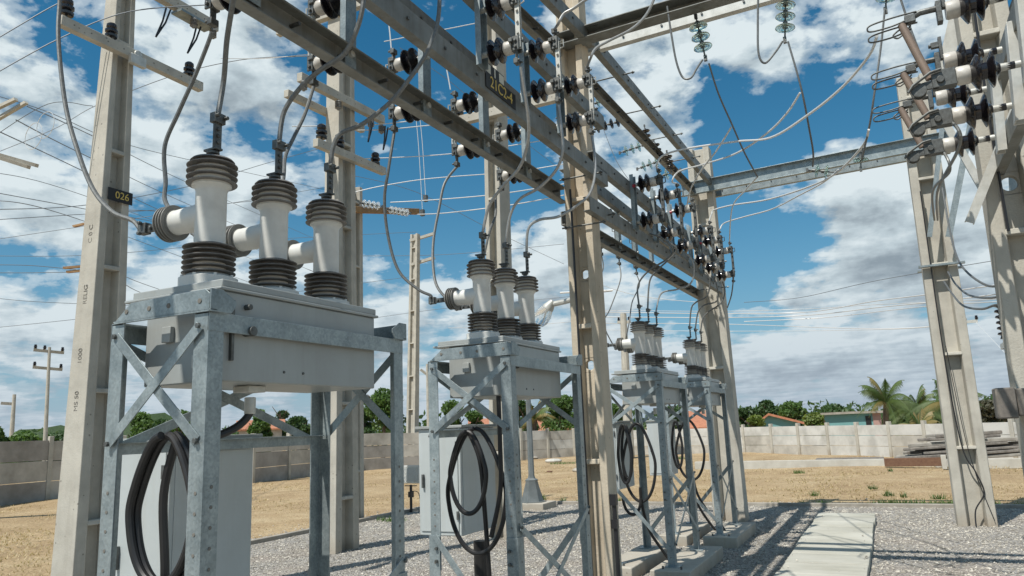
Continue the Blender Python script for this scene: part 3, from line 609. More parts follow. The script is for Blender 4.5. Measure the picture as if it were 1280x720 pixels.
beam('gantry_beam', (XF, 7.3, 5.74), (XF, 13.85, 5.92), 'topmost front channel beam sloping from the central pole head to the far pole', flip=-1)
beam('gantry_beam', (XB, 7.1, 5.615), (XB, 13.85, 5.79), 'topmost rear channel beam sloping from the central pole head to the far pole', flip=1)
beam('cross_beam', (-2.75, 7.05, 5.69), (1.5, 7.05, 5.75), 'dark steel cross beam running right from the central pole head, glass strings below', h=.14, w=.17, flip=-1, axis='x', group='cross beams')
beam('cross_beam', (-2.75, 7.32, 5.75), (1.5, 7.32, 5.83), 'paler steel cross beam just behind the dark one at the central pole head', h=.14, w=.08, flip=1, axis='x', group='cross beams', mat='galv_bright')
beam('cross_beam', (-2.95, 13.34, 5.76), (1.4, 13.34, 5.86), 'front grey cross beam between the far pole and the pole by the path', h=.24, w=.08, flip=-1, axis='x', group='cross beams', mat='galvanised')
beam('cross_beam', (-2.95, 13.76, 5.78), (1.4, 13.76, 5.88), 'rear grey cross beam between the far pole and the pole by the path', h=.2, w=.08, flip=1, axis='x', group='cross beams', mat='galvanised')
# tie rods between paired beams
def tie(y, z, label):
    a_, b_ = (GPX - .17, GPX + .30) if 'central pole' in label and 'head' not in label else (XB - .12, XF + .14)
    g = G(); g.tube([(a_, y, z), (b_, y, z)], .009, 6)
    for x in (a_ + .03, b_ - .03): g.lathe((x, y, z), (1, 0, 0), [(0, .018), (.015, .018)], 6)
    tag(g.build('threaded_rod', 'cast_metal'), label, 'threaded rod', 'threaded rods tying the beam pairs')
for i, (y, z) in enumerate([(6.93, 5.83), (8.2, 5.84), (9.4, 5.87), (10.6, 5.90), (11.8, 5.93)]):
    tie(y, z, 'threaded rod tying the topmost beams, %s' % ['at the central pole head', 'first past the central pole head', 'second past the central pole head', 'above the third recloser', 'above the fourth recloser'][i])
for i, (y, z) in enumerate([(6.95, 4.22), (7.28, 3.86), (6.95, 3.70), (6.93, 4.9), (13.32, 4.0), (13.32, 4.46)]):
    tie(y, z, 'threaded rod through the %s' % ['central pole at the sign beam', 'back of the central pole at the far beams', 'central pole just below the beams', 'central pole above the sign beam', 'far pole at the lower beams', 'far pole at the upper beams'][i])

# ------------------------------------------------------------------ disconnect switches
def post_insulator(t, p, d, k=1.0, capmat='white_cap'):
    """horizontal two-shed post insulator, base at p, pointing along d"""
    d = Vector(d).normalized(); g = G()
    g.lathe(p, d, [(0, .020 * k), (.07 * k, .020 * k), (.07 * k, .03 * k), (.085 * k, .045 * k), (.095 * k, .092 * k), (.102 * k, .096 * k), (.108 * k, .085 * k), (.125 * k, .045 * k), (.15 * k, .045 * k), (.16 * k, .092 * k), (.167 * k, .096 * k), (.175 * k, .085 * k), (.20 * k, .045 * k), (.20 * k, 0)], 24)
    ins = t.part(g, 'insulator', 'brown_glaze')
    g = G(); g.lathe(Vector(p) + d * .197 * k, d, [(0, .044 * k), (.01 * k, .050 * k), (.06 * k, .050 * k), (.068 * k, .045 * k), (.068 * k, 0)], 20); t.part(g, 'cap', capmat, parent=ins)
    g = G(); g.lathe(Vector(p) + d * (-.03), d, [(0, .022), (.0301, .022), (.09 * k, .0215 * k)], 12); t.part(g, 'pin', 'galv_bright', parent=ins)
    return Vector(p) + d * .268 * k
def disconnect(x, y, zl, zu, side, label, grp, k=1.0, ztop=None, hang=.12, opened=False, red=False, blade=None, du=0.0):
    """side +1: insulators point to +x (front), -1: to -x (rear)"""
    t = T('disconnect_switch', (x, y, zl), label, 'disconnect switch', grp)
    ztop = ztop or zu + .12
    g = G(); w = .055
    
    if du: g.box((x - .02 * side, y + du / 2, zu), (.012, abs(du) + .10, .07))
    g.ext((x, y - w, zl - .09), (x, y - w, zu + .12), [(0, 0), (.045 * side, 0), (.045 * side, .007), (.007 * side, .007), (.007 * side, 2 * w - .007), (.045 * side, 2 * w - .007), (.045 * side, 2 * w), (0, 2 * w)], (1, 0, 0), (0, 1, 0))
    t.part(g, 'mounting_channel', 'galvanised', .002)
    xb = x + side * .012; e1 = post_insulator(t, (xb, y, zl), (side, 0, 0), k); e2 = post_insulator(t, (xb, y + du, zu), (side, 0, 0), k)
    xe = e1.x + side * .012
    y_ = y
    for z, nm in ((zl, 'hinge_contact'), (zu, 'jaw_contact')):
        y = y_ + (du if z == zu else 0)
        g = G(); g.box((xe, y, z), (.03, .05, .09)); g.box((xe + side * .02, y - .028, z + .01), (.05, .012, .11)); g.box((xe + side * .02, y + .028, z + .01), (.05, .012, .11))
        g.bolt((xe + side * .02, y - .034, z + .03), (0, -1, 0), .012, .014); g.bolt((xe + side * .02, y - .034, z - .02), (0, -1, 0), .012, .014)
        g.bolt((xe + side * .045, y + .02, z + .04), (side, 0, 0), .011, .014); g.box((xe - side * .01, y - .045, z + .03), (.03, .03, .03))
        t.part(g, nm, 'cast_metal', .003)
    y = y_; g = G()
    for dy in (-.014, .014): g.bar((xe + side * .035, y + dy, zl - .02), (xe + side * .035, y + dy + du, zu + .06), .035, .006, (0, 1, 0))
    for q in (.25, .5, .75): g.bolt((xe + side * .035, y - .02, zl + (zu - zl) * q), (0, -1, 0), .010, .012)
    g.tube([(xe + side * .05, y, zu + .02), (xe + side * .085, y, zu + .03), (xe + side * .085, y, zu - .03), (xe + side * .05, y, zu - .04)], .006, 6)
    t.part(g, 'blade', blade or ('galv_bright' if k > .9 else 'cast_metal'))
    for z, s in ((zu, 1), (zl, -1)):
        g = G(); g.box((xe + side * .012, y, z + s * .07), (.010, .04, .10)); g.box((xe + side * .012, y, z + s * .12), (.035, .055, .04))
        for dd in (-.022, .022): g.bolt((xe + side * .028, y + dd, z + s * .12), (side, 0, 0), .009, .018)
        t.part(g, 'terminal_clamp', 'cast_metal', .003)
    if red: g = G(); g.lathe((x + side * .04, y - .07, zu - .03), (side, 0, 0), [(0, .02), (.03, .02), (.03, 0)], 10); t.part(g, 'red_cap', 'red_plastic')
    return (xe + side * .012, y, zl - .14), (xe + side * .012, y, zu + .14)
TERM = {}
ordn = ['left', 'middle', 'right']
fn = [('first pair', y) for y in ()]
for i, y in enumerate((4.52, 5.27, 6.03)):
    TERM['F2', i] = disconnect(XF, y, 4.40, 4.76, 1, ['front disconnect switch above the black sign, nearest the picture top', 'front disconnect switch between the sign and the central pole', 'front disconnect switch right in front of the central pole head'][i], 'front disconnect switches near the central pole', ztop=4.8)
for i, y in enumerate((2.0, 2.6, 3.25)):
    TERM['F1', i] = disconnect(XF, y, 4.40, 4.76, 1, ['front disconnect switch feeding the first recloser, nearest pole side, above the frame', 'front disconnect switch over the middle of the first recloser', 'front disconnect switch over the far end of the first recloser'][i], 'front disconnect switches near the central pole')
names = ['first past the central pole', 'second past the central pole', 'third past the central pole', 'fourth, just left of the far pole', 'fifth, across the left edge of the far pole', 'sixth, across the right edge of the far pole']
for i, (px, py, px2, py2) in enumerate(((805, 230, 807, 275), (830, 247, 831, 291), (851, 265, 850, 306), (872, 290, 875, 325), (885, 302, 887, 334), (899, 315, 901, 344))):
    a = at(px, py, 'x', -2.25); b = at(px2, py2, 'x', -2.25); y = (a.y + b.y) / 2
    TERM['F34', i] = disconnect(XF, y, b.z, a.z, 1, 'front disconnect switch of the far row, ' + names[i], 'front disconnect switches of the far row', k=1.12, red=(i % 2 == 0), blade='cast_metal')
for i, (lo, hi) in enumerate((((290, -8), (300, -60)), ((412, 72), (425, 10)), ((508, 133), (525, 85)), ((583, 180), (602, 133)), ((638, 213), (654, 172)))):
    a = at(*lo, 'x', -2.98); b = at(*hi, 'x', -2.98); yl = a.y * .65 + b.y * .35
    TERM['B', i] = disconnect(XB - .05, yl, a.z, min(b.z, a.z + .42), -1, ['rear disconnect switch at the top left, over the first recloser', 'rear disconnect switch in front of the three-armed pole', 'rear disconnect switch left of centre, over the second frame gap', 'rear disconnect switch above the second recloser', 'rear disconnect switch nearest the central pole, over the second recloser'][i], 'rear disconnect switches under the lowest beam')
for i, (px, py) in enumerate(((760, 303), (782, 316), (803, 329))):
    a = at(px, py, 'x', -3.0)
    TERM['BF', i] = disconnect(XB - .05, a.y, a.z - .02, a.z + .36, -1, 'small rear disconnect switch below the far beam, %s past the central pole' % ['first', 'second', 'third'][i], 'rear disconnect switches under the far beam', k=.85)

# black sign with lettering on the front lower beam
t = T('bay_sign', (XF, 4.9, 4.2), 'black sign with yellow code on the front lower beam', 'sign')
g = G(); g.bx(XF + .003, XF + .008, 4.60, 5.10, 4.20, 4.325); t.part(g, 'panel', 'sign_black')
text_part(t, '21C2-4', .125, 'sign_yellow', (XF + .010, 4.85, 4.262), (0, 1, 0), (0, 0, 1))
t = T('small_notice', (XF, 4.75, 4.36), 'pale notice with dark marks standing above the black sign', 'sign')
g = G(); g.bx(XF - .02, XF - .015, 4.62, 4.95, 4.33, 4.43); t.part(g, 'panel', 'sign_black')
g = G(); g.bx(XF - .014, XF - .0125, 4.63, 4.72, 4.34, 4.42); g.bx(XF - .014, XF - .0125, 4.78, 4.80, 4.34, 4.42); g.bx(XF - .014, XF - .0125, 4.86, 4.94, 4.34, 4.42); t.part(g, 'marking', 'sign_white')

# ------------------------------------------------------------------ support frames
ZT, ZB = 2.18, .15
def frame(xl, xr, y0, y1, label, legend):
    t = T('steel_frame', ((xl + xr) / 2, (y0 + y1) / 2, ZB), label, 'steel frame', 'galvanised steel support frames')
    w, th = .075, .007
    for (x, y, ux, uy) in ((xl, y0, 1, 1), (xr, y0, -1, 1), (xr, y1, -1, -1), (xl, y1, 1, -1)):
        g = G(); g.mat(0).angle((x, y, .80), (x, y, ZT), w, th, (ux, 0, 0), (0, uy, 0))
        # lower sliding section, a size larger, outside the upper one
        g.angle((x - ux * .009, y - uy * .009, ZB + .012), (x - ux * .009, y - uy * .009, 1.02), w * 1.08, .008, (ux, 0, 0), (0, uy, 0))
        for i in range(13):
            z = 1.08 + i * .072 if i < 7 else .25 + (i - 7) * .12
            if z > 1.6: continue
            g.mat(1).bolt((x + ux * .035, y - uy * (.0095 if z < 1.02 else .0005), z), (0, -uy, 0), .0075, .0015)
            g.bolt((x - ux * (.0095 if z < 1.02 else .0005), y + uy * .040, z + .02), (-ux, 0, 0), .0075, .0015)
        g.mat(0).box((x + ux * .02, y + uy * .02, ZB + .006), (.16, .16, .012))
        for z in (.86, .94): g.mat(2).bolt((x + ux * .05, y - uy * .0095, z), (0, -uy, 0), .011, .016)
        t.part(g, 'leg', ['galvanised', 'stencil', 'cast_metal'], .0015)
    # top rails (long sides)
    for x, s in ((xr, 1), (xl, -1)):
        g = G(); g.angle((x + s * .002, y0 - .0, ZT - .002), (x + s * .002, y1, ZT - .002), .072, .007, (0, 0, -1), (-s, 0, 0)); t.part(g, 'side_rail', 'galvanised', .0015)
    # end bearers: chamfered angles standing on top
    for y, s in ((y0 - .010, -1), (y1 + .010, 1)):
        g = G(); prof = [(xl + .02, 0), (xl + .3, 0), (xr + .012, 0), (xr + .012, .07), (xr - .012, .088), (xl + .12, .078)]
        g.add([(a, y, ZT + b - .004) for a, b in prof] + [(a, y - s * .007, ZT + b - .004) for a, b in prof], [tuple(range(6)), tuple(range(6, 12))[::-1]] + [(k, (k + 1) % 6, 6 + (k + 1) % 6, 6 + k) for k in range(6)])
        g.bx(xl + .02, xr + .02, min(y, y - s * .03), max(y, y - s * .03), ZT + .001, ZT + .007)
        e_ = [(y, 0), (y - s * .10, 0), (y - s * .125, .03), (y - s * .125, .05), (y - s * .06, .088), (y, .088)]; g.add([(xr + .013, a, ZT + b - .004) for a, b in e_] + [(xr + .020, a, ZT + b - .004) for a, b in e_], [tuple(range(6)), tuple(range(6, 12))[::-1]] + [(k, (k + 1) % 6, 6 + (k + 1) % 6, 6 + k) for k in range(6)])
        for q in (.18, .42, .62, .93): g.mat(1).bolt((xl + (xr - xl) * q, y, ZT + .04), (0, s, 0), .011, .003)
        g.mat(0); t.part(g, 'end_bearer', ['galvanised', 'stencil'], .0015)
    # braces
    def X(p, q, r, s_, n, off, lowlab=None):
        for a, b, k in ((p, q, 0), (r, s_, 1)):
            o = Vector(n) * (off + k * .0065); g = G(); g.mat(0).bar(Vector(a) + o, Vector(b) + o, .042, .005, n)
            for e in (a, b):
                g.mat(1).bolt(Vector(e) + o + Vector(n) * .002, n, .011, .012)
            t.part(g, 'brace', ['galvanised', 'cast_metal'], .001)
        c = (Vector(p) + Vector(q)) / 2 + Vector(n) * (off + .010)
    i = .035; zt, zb = 2.125, 1.70
    for y, s in ((y0, -1), (y1, 1)):
        X((xl + i, y, zt), (xr - i, y, zb), (xl + i, y, zb), (xr - i, y, zt), (0, s, 0), .004)
    X((xl, y0 + i, zt - .02), (xl, y1 - i, zb - .03), (xl, y0 + i, zb - .03), (xl, y1 - i, zt - .02), (-1, 0, 0), .004)
    X((xr, y0 + i, 1.08), (xr, y1 - i, .38), (xr, y0 + i, .38), (xr, y1 - i, 1.08), (1, 0, 0), .014)
    g = G()
    g.bar((xl + i, y0 - .016, 1.02), (xr - i, y0 - .016, .32), .042, .005, (0, 1, 0)); t.part(g, 'brace', 'galvanised', .001)
    g = G(); g.bar((xr - i, y1 + .016, 1.02), (xl + i, y1 + .016, .32), .05, .005, (0, 1, 0)); t.part(g, 'brace', 'galvanised', .001)
    g = G(); g.angle((xl - .0, y0 + .02, 1.705), (xl - .0, y1 - .02, 1.705), .05, .005, (0, 0, -1), (1, 0, 0)); t.part(g, 'side_rail', 'galvanised', .001)
    return t
FR = [(-2.80, -2.25, 2.00, 3.27), (-2.83, -2.19, 4.42, 5.68), (-2.96, -2.28, 8.44, 9.64), (-2.95, -2.25, 10.88, 12.07)]
fl = ['large galvanised frame in the left foreground under the nearest recloser', 'galvanised frame left of the central pole, second in the row', 'galvanised frame just right of the central pole, third in the row', 'galvanised frame at the foot of the far pole, last in the row']
for k, f in enumerate(FR): frame(*f, fl[k], k)

# ------------------------------------------------------------------ reclosers
def sheds(g, z0, n, pitch, r, rb, ax=(0, 0, 1), o=(0, 0, 0)):
    prof = [(z0, rb)]
    for i in range(n):
        z = z0 + i * pitch
        prof += [(z + .004, rb), (z + .0042, r * .9), (z + .0045, r * .99), (z + .0058, r), (z + .0078, r), (z + .009, r * .985), (z + .0125, rb * 1.06), (z + .014, rb)]
    prof += [(z0 + n * pitch, rb)]
    g.lathe(o, ax, prof, 36)
def recloser(xc, yc, label, dz=0, size=1.0):
    t = T('recloser', (xc, yc, 1.92), label, 'recloser', 'three-phase reclosers on the frames')
    hx, hy = .215, .49; zb, zl = 1.922, 2.277
    g = G(); g.bx(xc - hx, xc + hx, yc - hy, yc + hy, zb, zl); tk = t.part(g, 'tank', 'tank_paint', .006)
    g = G(); g.bx(xc - hx - .12, xc + hx + .012, yc - hy - .02, yc + hy + .02, zl + .001, zl + .014); g.bx(xc - hx - .085, xc + hx + .004, yc - hy - .006, yc + hy + .008, zl + .0145, zl + .045)
    t.part(g, 'lid', 'tank_paint', .004)
    g = G(); g.bx(xc - hx + .12, xc - hx + .17, yc - hy - .022, yc - hy - .001, zb + .17, zb + .235); t.part(g, 'lifting_lug', 'tank_paint', .003)
    g = G(); g.bx(xc + .06, xc + .13, yc - hy - .0025, yc - hy - .0005, zb + .06, zb + .11); t.part(g, 'rating_plate', 'galv_bright')
    g = G()
    for q in (.35, .47): g.bolt((xc + hx, yc - hy + 2 * hy * q, zb + .05), (1, 0, 0), .006, .004)
    t.part(g, 'screw', 'cast_metal'); g = G()
    g.box((xc + hx + .008, yc - .445, zb + .20), (.016, .014, .24)); g.lathe((xc + hx, yc - .37, zb + .20), (1, 0, 0), [(0, .02), (.05, .02), (.05, 0)], 12); g.lathe((xc + hx, yc - .37, zb + .30), (1, 0, 0), [(0, .012), (.03, .012), (.03, 0)], 12)
    t.part(g, 'side_fitting', 'cast_metal', .002)
    g = G(); g.bx(xc + .03, xc + .12, yc - .25, yc - .15, zb - .03, zb - .002); g.lathe((xc + .08, yc - .20, zb - .05), (0, 0, -1), [(0, .024), (.07, .024), (.07, 0)], 12); t.part(g, 'connector_box', 'galv_bright', .004)
    for i in range(3):
        y = yc + (i - 1) * .372
        z0 = 2.346
        g = G(); g.lathe((xc, y, z0), (0, 0, 1), [(-.024, .118), (.018, .118), (.024, .10), (.034, .09), (.034, 0)], 36)
        body = [(.03, .070), (.17, .062), (.185, .064), (.40, .064), (.415, .070), (.425, .082), (.44, .08), (.545, .065), (.545, 0)]
        for q in range(8): g.bolt((xc + .105 * math.cos(q * PI / 4 + .3), y + .105 * math.sin(q * PI / 4 + .3), z0 + .019), (0, 0, 1), .007, .010)
        g.lathe((xc, y, z0), (0, 0, 1), body, 36)
        # side arm with a soft elbow into the body
        az = z0 + .298
        g.lathe((xc, y, az), (-1, 0, 0), [(0, .060), (.055, .061), (.085, .058), (.10, .057), (.20, .054), (.225, .062), (.235, .062), (.235, 0)], 32)
        b = t.part(g, 'bushing', 'porcelain', sharp=50)
        g = G(); sheds(g, .036, 6, .0222, .108, .066, (0, 0, 1), (xc, y, z0)); t.part(g, 'lower_sheds', 'shed_grey', parent=b)
        g = G(); sheds(g, .430, 4, .0265, .105, .070, (0, 0, 1), (xc, y, z0)); g.lathe((xc, y, z0 + .536), (0, 0, 1), [(0, .092), (.008, .085), (.018, .05), (.018, 0)], 32); t.part(g, 'upper_sheds', 'shed_grey', parent=b)
        g = G(); sheds(g, .205, 4, .017, .080, .06, (-1, 0, 0), (xc, y, az)); g.lathe((xc, y, az), (-1, 0, 0), [(.27, .06), (.285, .05), (.285, 0)], 24); t.part(g, 'side_sheds', 'shed_rim', parent=b)
        g = G(); zt = z0 + .552
        g.lathe((xc, y, zt - .01), (0, 0, 1), [(0, .016), (.03, .016), (.03, .028), (.042, .028), (.042, 0)], 12)
        g.box((xc + .0, y, zt + .04), (.075, .04, .010)); g.box((xc + .022, y, zt + .105), (.010, .042, .13)); g.box((xc + .022, y, zt + .18), (.035, .058, .045))
        for dz_ in (.07, .10, .13): g.bolt((xc + .027, y, zt + dz_), (1, 0, 0), .009, .008)
        for dy in (-.024, .024): g.bolt((xc + .038, y + dy, zt + .185), (1, 0, 0), .009, .02)
        t.part(g, 'top_terminal', 'cast_metal', .002, parent=b)
        g = G(); xa = xc - .285
        g.lathe((xa, y, az), (-1, 0, 0), [(0, .014), (.03, .014), (.03, 0)], 10); g.box((xa - .07, y, az), (.11, .010, .035)); g.box((xa - .13, y, az + .004), (.05, .035, .05))
        for dx in (-.04, -.08): g.bolt((xa + dx, y - .005, az), (0, -1, 0), .009, .012)
        for dz_ in (-.022, .026): g.bolt((xa - .13, y - .018, az + dz_), (0, -1, 0), .009, .018)
        t.part(g, 'side_terminal', 'cast_metal', .002, parent=b)
    return t
RC = [(-2.50, 2.585), (-2.505, 5.01), (-2.56, 9.02), (-2.54, 11.52)]
rl = ['grey three-phase recloser with its long flat tank side in view, nearest the camera', 'grey recloser with three white bushings just left of the central pole', 'grey recloser with white bushings just right of the central pole', 'grey recloser on the last frame beside the far pole']
for k, (x, y) in enumerate(RC): recloser(x, y, rl[k])

# ------------------------------------------------------------------ control cabinets, cable coils, pads
def cabinet(x0, x1, y0, y1, z0, z1, label):
    t = T('control_cabinet', ((x0 + x1) / 2, (y0 + y1) / 2, z0), label, 'control cabinet', 'control cabinets hung on the frames')
    g = G(); g.bx(x0, x1, y0, y1, z0, z1); t.part(g, 'body', 'cabinet_paint', .006)
    g = G(); g.bx(x0 - .02, x1 + .03, y0 - .02, y1 + .03, z1 + .001, z1 + .022); t.part(g, 'rain_roof', 'tank_paint', .003)
    g = G(); g.bx(x0 + .02, x1 - .02, y0 - .008, y0 - .0005, z0 + .03, z1 - .03); t.part(g, 'door', 'cabinet_paint', .003)
    for zz in (z0 + .12, z1 - .16):
        g = G(); g.bx(x1 - .034, x1 - .016, y0 - .018, y0 - .0085, zz, zz + .06); t.part(g, 'hinge', 'cast_metal', .001)
    g = G(); g.bx(x1 + .0005, x1 + .004, y0 + .03, y1 - .03, z0 + .04, z1 - .05); t.part(g, 'side_panel', 'cabinet_paint', .001)
    g = G(); g.bx(x0 + .04, x0 + .055, y0 - .03, y0 - .0085, z0 + .35, z0 + .45); t.part(g, 'handle', 'cast_metal', .002)
cabinet(-3.20, -2.86, 2.36, 2.85, .80, 1.70, 'pale grey control cabinet behind the coil of the nearest frame')
cabinet(-3.30, -2.93, 5.0, 5.56, .93, 1.72, 'pale grey control cabinet at the second frame, black coil before it')
cabinet(-3.32, -2.99, 8.85, 9.45, .93, 1.72, 'small pale control cabinet seen through the third frame')
cabinet(-3.30, -3.00, 11.2, 11.7, .93, 1.72, 'small pale control cabinet seen through the last frame')
def coil(pts_list, r, label, loc):
    g = G()
    for pts in pts_list: g.tube(smooth_path(pts, 8), r, 10)
    tag(g.build('cable_coil', 'rubber', origin=loc), label, 'cable coil', 'black control cable coils')
def loop(cx, cy, cz, rx, rz, tilt=0, a0=90, a1=450, n=20, dy=.03, ry=0):
    out = []
    for i in range(n + 1):
        a = math.radians(a0 + (a1 - a0) * i / n); q = i / n
        x = rx * math.cos(a); z = rz * math.sin(a)
        sh = 1 - .35 * max(0, math.sin(a))     # hang: narrow at the top
        out.append((cx + x * sh, cy + dy * q + ry * x, cz + z))
    return out
coil([loop(-2.515, 2.03, 1.45, .165, .275, dy=.03), loop(-2.50, 2.06, 1.445, .175, .28, dy=.02), [(-2.50, 2.09, 1.71), (-2.56, 2.09, 1.5), (-2.545, 2.10, 1.2), (-2.54, 2.12, .7), (-2.54, 2.1, .2)],
      [(-2.42, 2.385, 1.87), (-2.42, 2.38, 1.80), (-2.45, 2.32, 1.74), (-2.50, 2.2, 1.70), (-2.50, 2.1, 1.71)]], .0165, 'thick black cable coiled and tied inside the nearest frame', (-2.5, 2.0, 1.4))
coil([loop(-2.60, 4.52, 1.42, .135, .27, dy=.03), loop(-2.56, 4.56, 1.30, .22, .41, dy=.03), [(-2.60, 4.56, 1.69), (-2.52, 4.56, 1.5), (-2.50, 4.57, 1.2), (-2.49, 4.6, .6), (-2.49, 4.6, 0.1)], [(-2.36, 4.56, 1.92), (-2.36, 4.56, 1.6), (-2.37, 4.56, 1.3), (-2.45, 4.56, 1.0)]], .016, 'black cable loops hanging in the second frame', (-2.6, 4.5, 1.3))
coil([loop(-2.80, 8.52, 1.36, .075, .33, dy=.03), loop(-2.79, 8.58, 1.38, .06, .30, dy=.03), loop(-2.66, 8.60, 1.26, .19, .44, dy=.03), [(-2.66, 8.6, .98), (-2.66, 8.62, .8), (-2.62, 8.7, .5), (-2.5, 8.8, .25), (-2.4, 8.9, .05)], loop(-2.76, 8.56, .86, .10, .18, a0=180, a1=360)], .017, 'black cable loops hanging in the third frame', (-2.7, 8.5, 1.3))
coil([loop(-2.80, 10.96, 1.38, .07, .33, dy=.03), loop(-2.63, 11.0, 1.30, .20, .42, dy=.03), [(-2.62, 11.0, 1.0), (-2.6, 11.1, .7), (-2.5, 11.2, .45), (-2.35, 11.3, .25), (-2.25, 11.35, .05)], [(-2.66, 11.0, 1.0), (-2.66, 11.1, .7), (-2.56, 11.2, .4), (-2.4, 11.35, .1)]], .018, 'black cable loops and bend at the foot of the last frame', (-2.7, 10.9, 1.3))
def conduit(x, y, label, h=.98):
    g = G(); g.tube([(x, y, 0), (x, y, h)], .05, 16); tag(g.build('cable_duct', 'rubber', origin=(x, y, 0)), label, 'cable duct', 'black ducts rising from the gravel')
conduit(-2.62, 4.72, 'fat black duct rising under the second frame coil', .95); 
def pad(x0, x1, y0, y1, label):
    t = T('concrete_footing', ((x0 + x1) / 2, (y0 + y1) / 2, 0), label, 'concrete footing', 'concrete footings under the frames')
    g = G(); g.bx(x0, x1, y0, y1, -.05, .15); t.part(g, 'block', 'concrete', .012)
    g = G(); g.mat(0)
    for x in (x0 + .12, x1 - .12):
        g = G(); g.lathe((x, y0 + .1, .149), (0, 0, 1), [(0, .012), (.03, .012), (.03, 0)], 6); t.part(g, 'anchor_bolt', 'cast_metal')
pad(-3.1, -2.72, 8.28, 9.85, 'concrete footing under the left legs of the third frame')
pad(-2.5, -2.06, 8.22, 9.95, 'concrete footing under the right legs of the third frame')
pad(-3.1, -2.7, 10.72, 12.25, 'concrete footing under the left legs of the last frame')
pad(-2.48, -2.02, 10.7, 12.3, 'concrete footing under the right legs of the last frame')
pad(-3.0, -2.6, 1.85, 3.35, 'concrete footing under the left legs of the nearest frame')
pad(-2.42, -2.0, 1.8, 3.35, 'concrete footing under the right legs of the nearest frame')
pad(-3.0, -2.62, 4.25, 5.85, 'concrete footing under the left legs of the second frame')
pad(-2.4, -1.98, 4.22, 5.85, 'concrete footing under the right legs of the second frame')

# ------------------------------------------------------------------ jumper cables
def cable(pts, r, mat, label, grp='jumper cables', cat='cable', k=8, name='jumper_cable'):
    P = []
    for p in pts: P.append(at(p[0], p[1], p[2], p[3]) if len(p) == 4 else Vector(p))
    rr = random.Random(len(label) * 7 + int(P[0].x * 100)); P = [P[0]] + [p + Vector((rr.gauss(0, .007), rr.gauss(0, .007), rr.gauss(0, .007))) for p in P[1:-1]] + [P[-1]]
    g = G(); g.tube(smooth_path(P, k), r, 8); return tag(g.build(name, mat, origin=P[0]), label, cat, grp)
def py(y, *pp): return [(a, b, 'y', y) for a, b in pp]
def lerp_y(y0, y1, pp):
    n = len(pp) - 1; return [(a, b, 'y', y0 + (y1 - y0) * i / n) for i, (a, b) in enumerate(pp)]
def term_top(k, i): x, y = RC[k]; return (x + .022, y + (i - 1) * .372, 3.10)
def term_side(k, i): x, y = RC[k]; return (x - .44, y + (i - 1) * .372, 2.648)
R1 = .0115
cable([term_top(0, 0)] + lerp_y(2.22, 2.0, [(277, 100), (283, 50), (292, 0), (300, -60)]), R1, 'cable_dark', 'cable rising from the top of the nearest bushing')
cable([term_top(0, 1)] + lerp_y(2.6, 2.6, [(356, 140), (375, 112), (400, 92), (428, 68), (447, 38), (454, 5), (456, -40)]), R1, 'cable_dark', 'cable curving right from the middle bushing of the nearest recloser')
cable([term_top(0, 2)] + lerp_y(2.97, 3.2, [(424, 171), (455, 152), (487, 127), (511, 100), (533, 67), (545, 28), (549, -5), (550, -40)]), R1, 'cable_dark', 'cable curving up right from the third bushing of the nearest recloser')
cable([term_top(1, 0)] + lerp_y(4.64, 4.3, [(611, 260), (627, 236), (650, 210), (661, 180), (660, 150), (655, 115), (651, 84)]), R1, 'cable_alu', 'cable from the left bushing of the second recloser up past the lowest beam')
cable([term_top(1, 1)] + lerp_y(5.0, 4.98, [(638, 270), (650, 250), (675, 235), (697, 213), (703, 187), (701, 160), (698, 132)]), R1, 'cable_alu', 'cable from the middle bushing of the second recloser to the central switch')
cable([term_top(1, 2)] + lerp_y(5.38, 5.67, [(662, 288), (675, 276), (700, 270), (722, 258), (738, 240), (743, 210), (740, 170)]), R1, 'cable_alu', 'cable crossing the central pole from the right bushing of the second recloser')
cable(py(2.22, (74, -60), (72, -5), (73, 45), (80, 130), (97, 190), (118, 238), (145, 267), (166, 278)) + [term_side(0, 0)], R1 * .95, 'cable_dark', 'long cable hanging across the left concrete pole')
cable(py(2.58, (265, 40), (254, 60), (240, 95), (222, 140), (210, 180), (207, 225), (213, 258)) + [term_side(0, 1)], R1, 'cable_dark', 'cable dropping behind the nearest bushing side arm')
cable([TERM['B', 1][0]] + lerp_y(3.40, 2.96, [(381, 142), (368, 170), (356, 195), (352, 235)]) + [term_side(0, 2)], R1, 'cable_dark', 'cable slanting down between the middle and third bushings of the nearest recloser')
cable([TERM['B', 2][0]] + lerp_y(4.45, 4.64, [(484, 210), (480, 250), (485, 298), (500, 336), (523, 362), (540, 371)]) + [term_side(1, 0)], R1, 'cable_dark', 'cable sagging left of the second recloser to its left side arm')
cable([TERM['B', 3][0]] + lerp_y(5.3, 5.0, [(557, 228), (549, 260), (542, 300), (541, 335), (545, 360)]) + [term_side(1, 1)], R1, 'cable_dark', 'near vertical cable dropping to the side arms of the second recloser')
cable([TERM['B', 4][0]] + lerp_y(6.0, 5.5, [(621, 245), (619, 270), (612, 292), (600, 340)]) + [term_side(1, 2)], R1, 'cable_dark', 'short cable behind the top of the second recloser')
cable([term_top(2, 0)] + lerp_y(8.7, 8.55, [(798, 358), (812, 338), (833, 326), (842, 312), (829, 300), (812, 292)]), .011, 'cable_dark', 'cable from the left bushing of the third recloser to the far switches')
cable([term_top(2, 1)] + lerp_y(9.1, 9.0, [(811, 352), (822, 338), (840, 320), (846, 310), (838, 304)]), .011, 'cable_dark', 'cable from the middle bushing of the third recloser to the far switches')
cable([term_top(2, 2)] + lerp_y(9.5, 9.5, [(827, 368), (845, 363), (862, 356), (868, 345), (866, 328), (860, 318)]), .011, 'cable_alu', 'cable from the right bushing of the third recloser looping under the far beam')
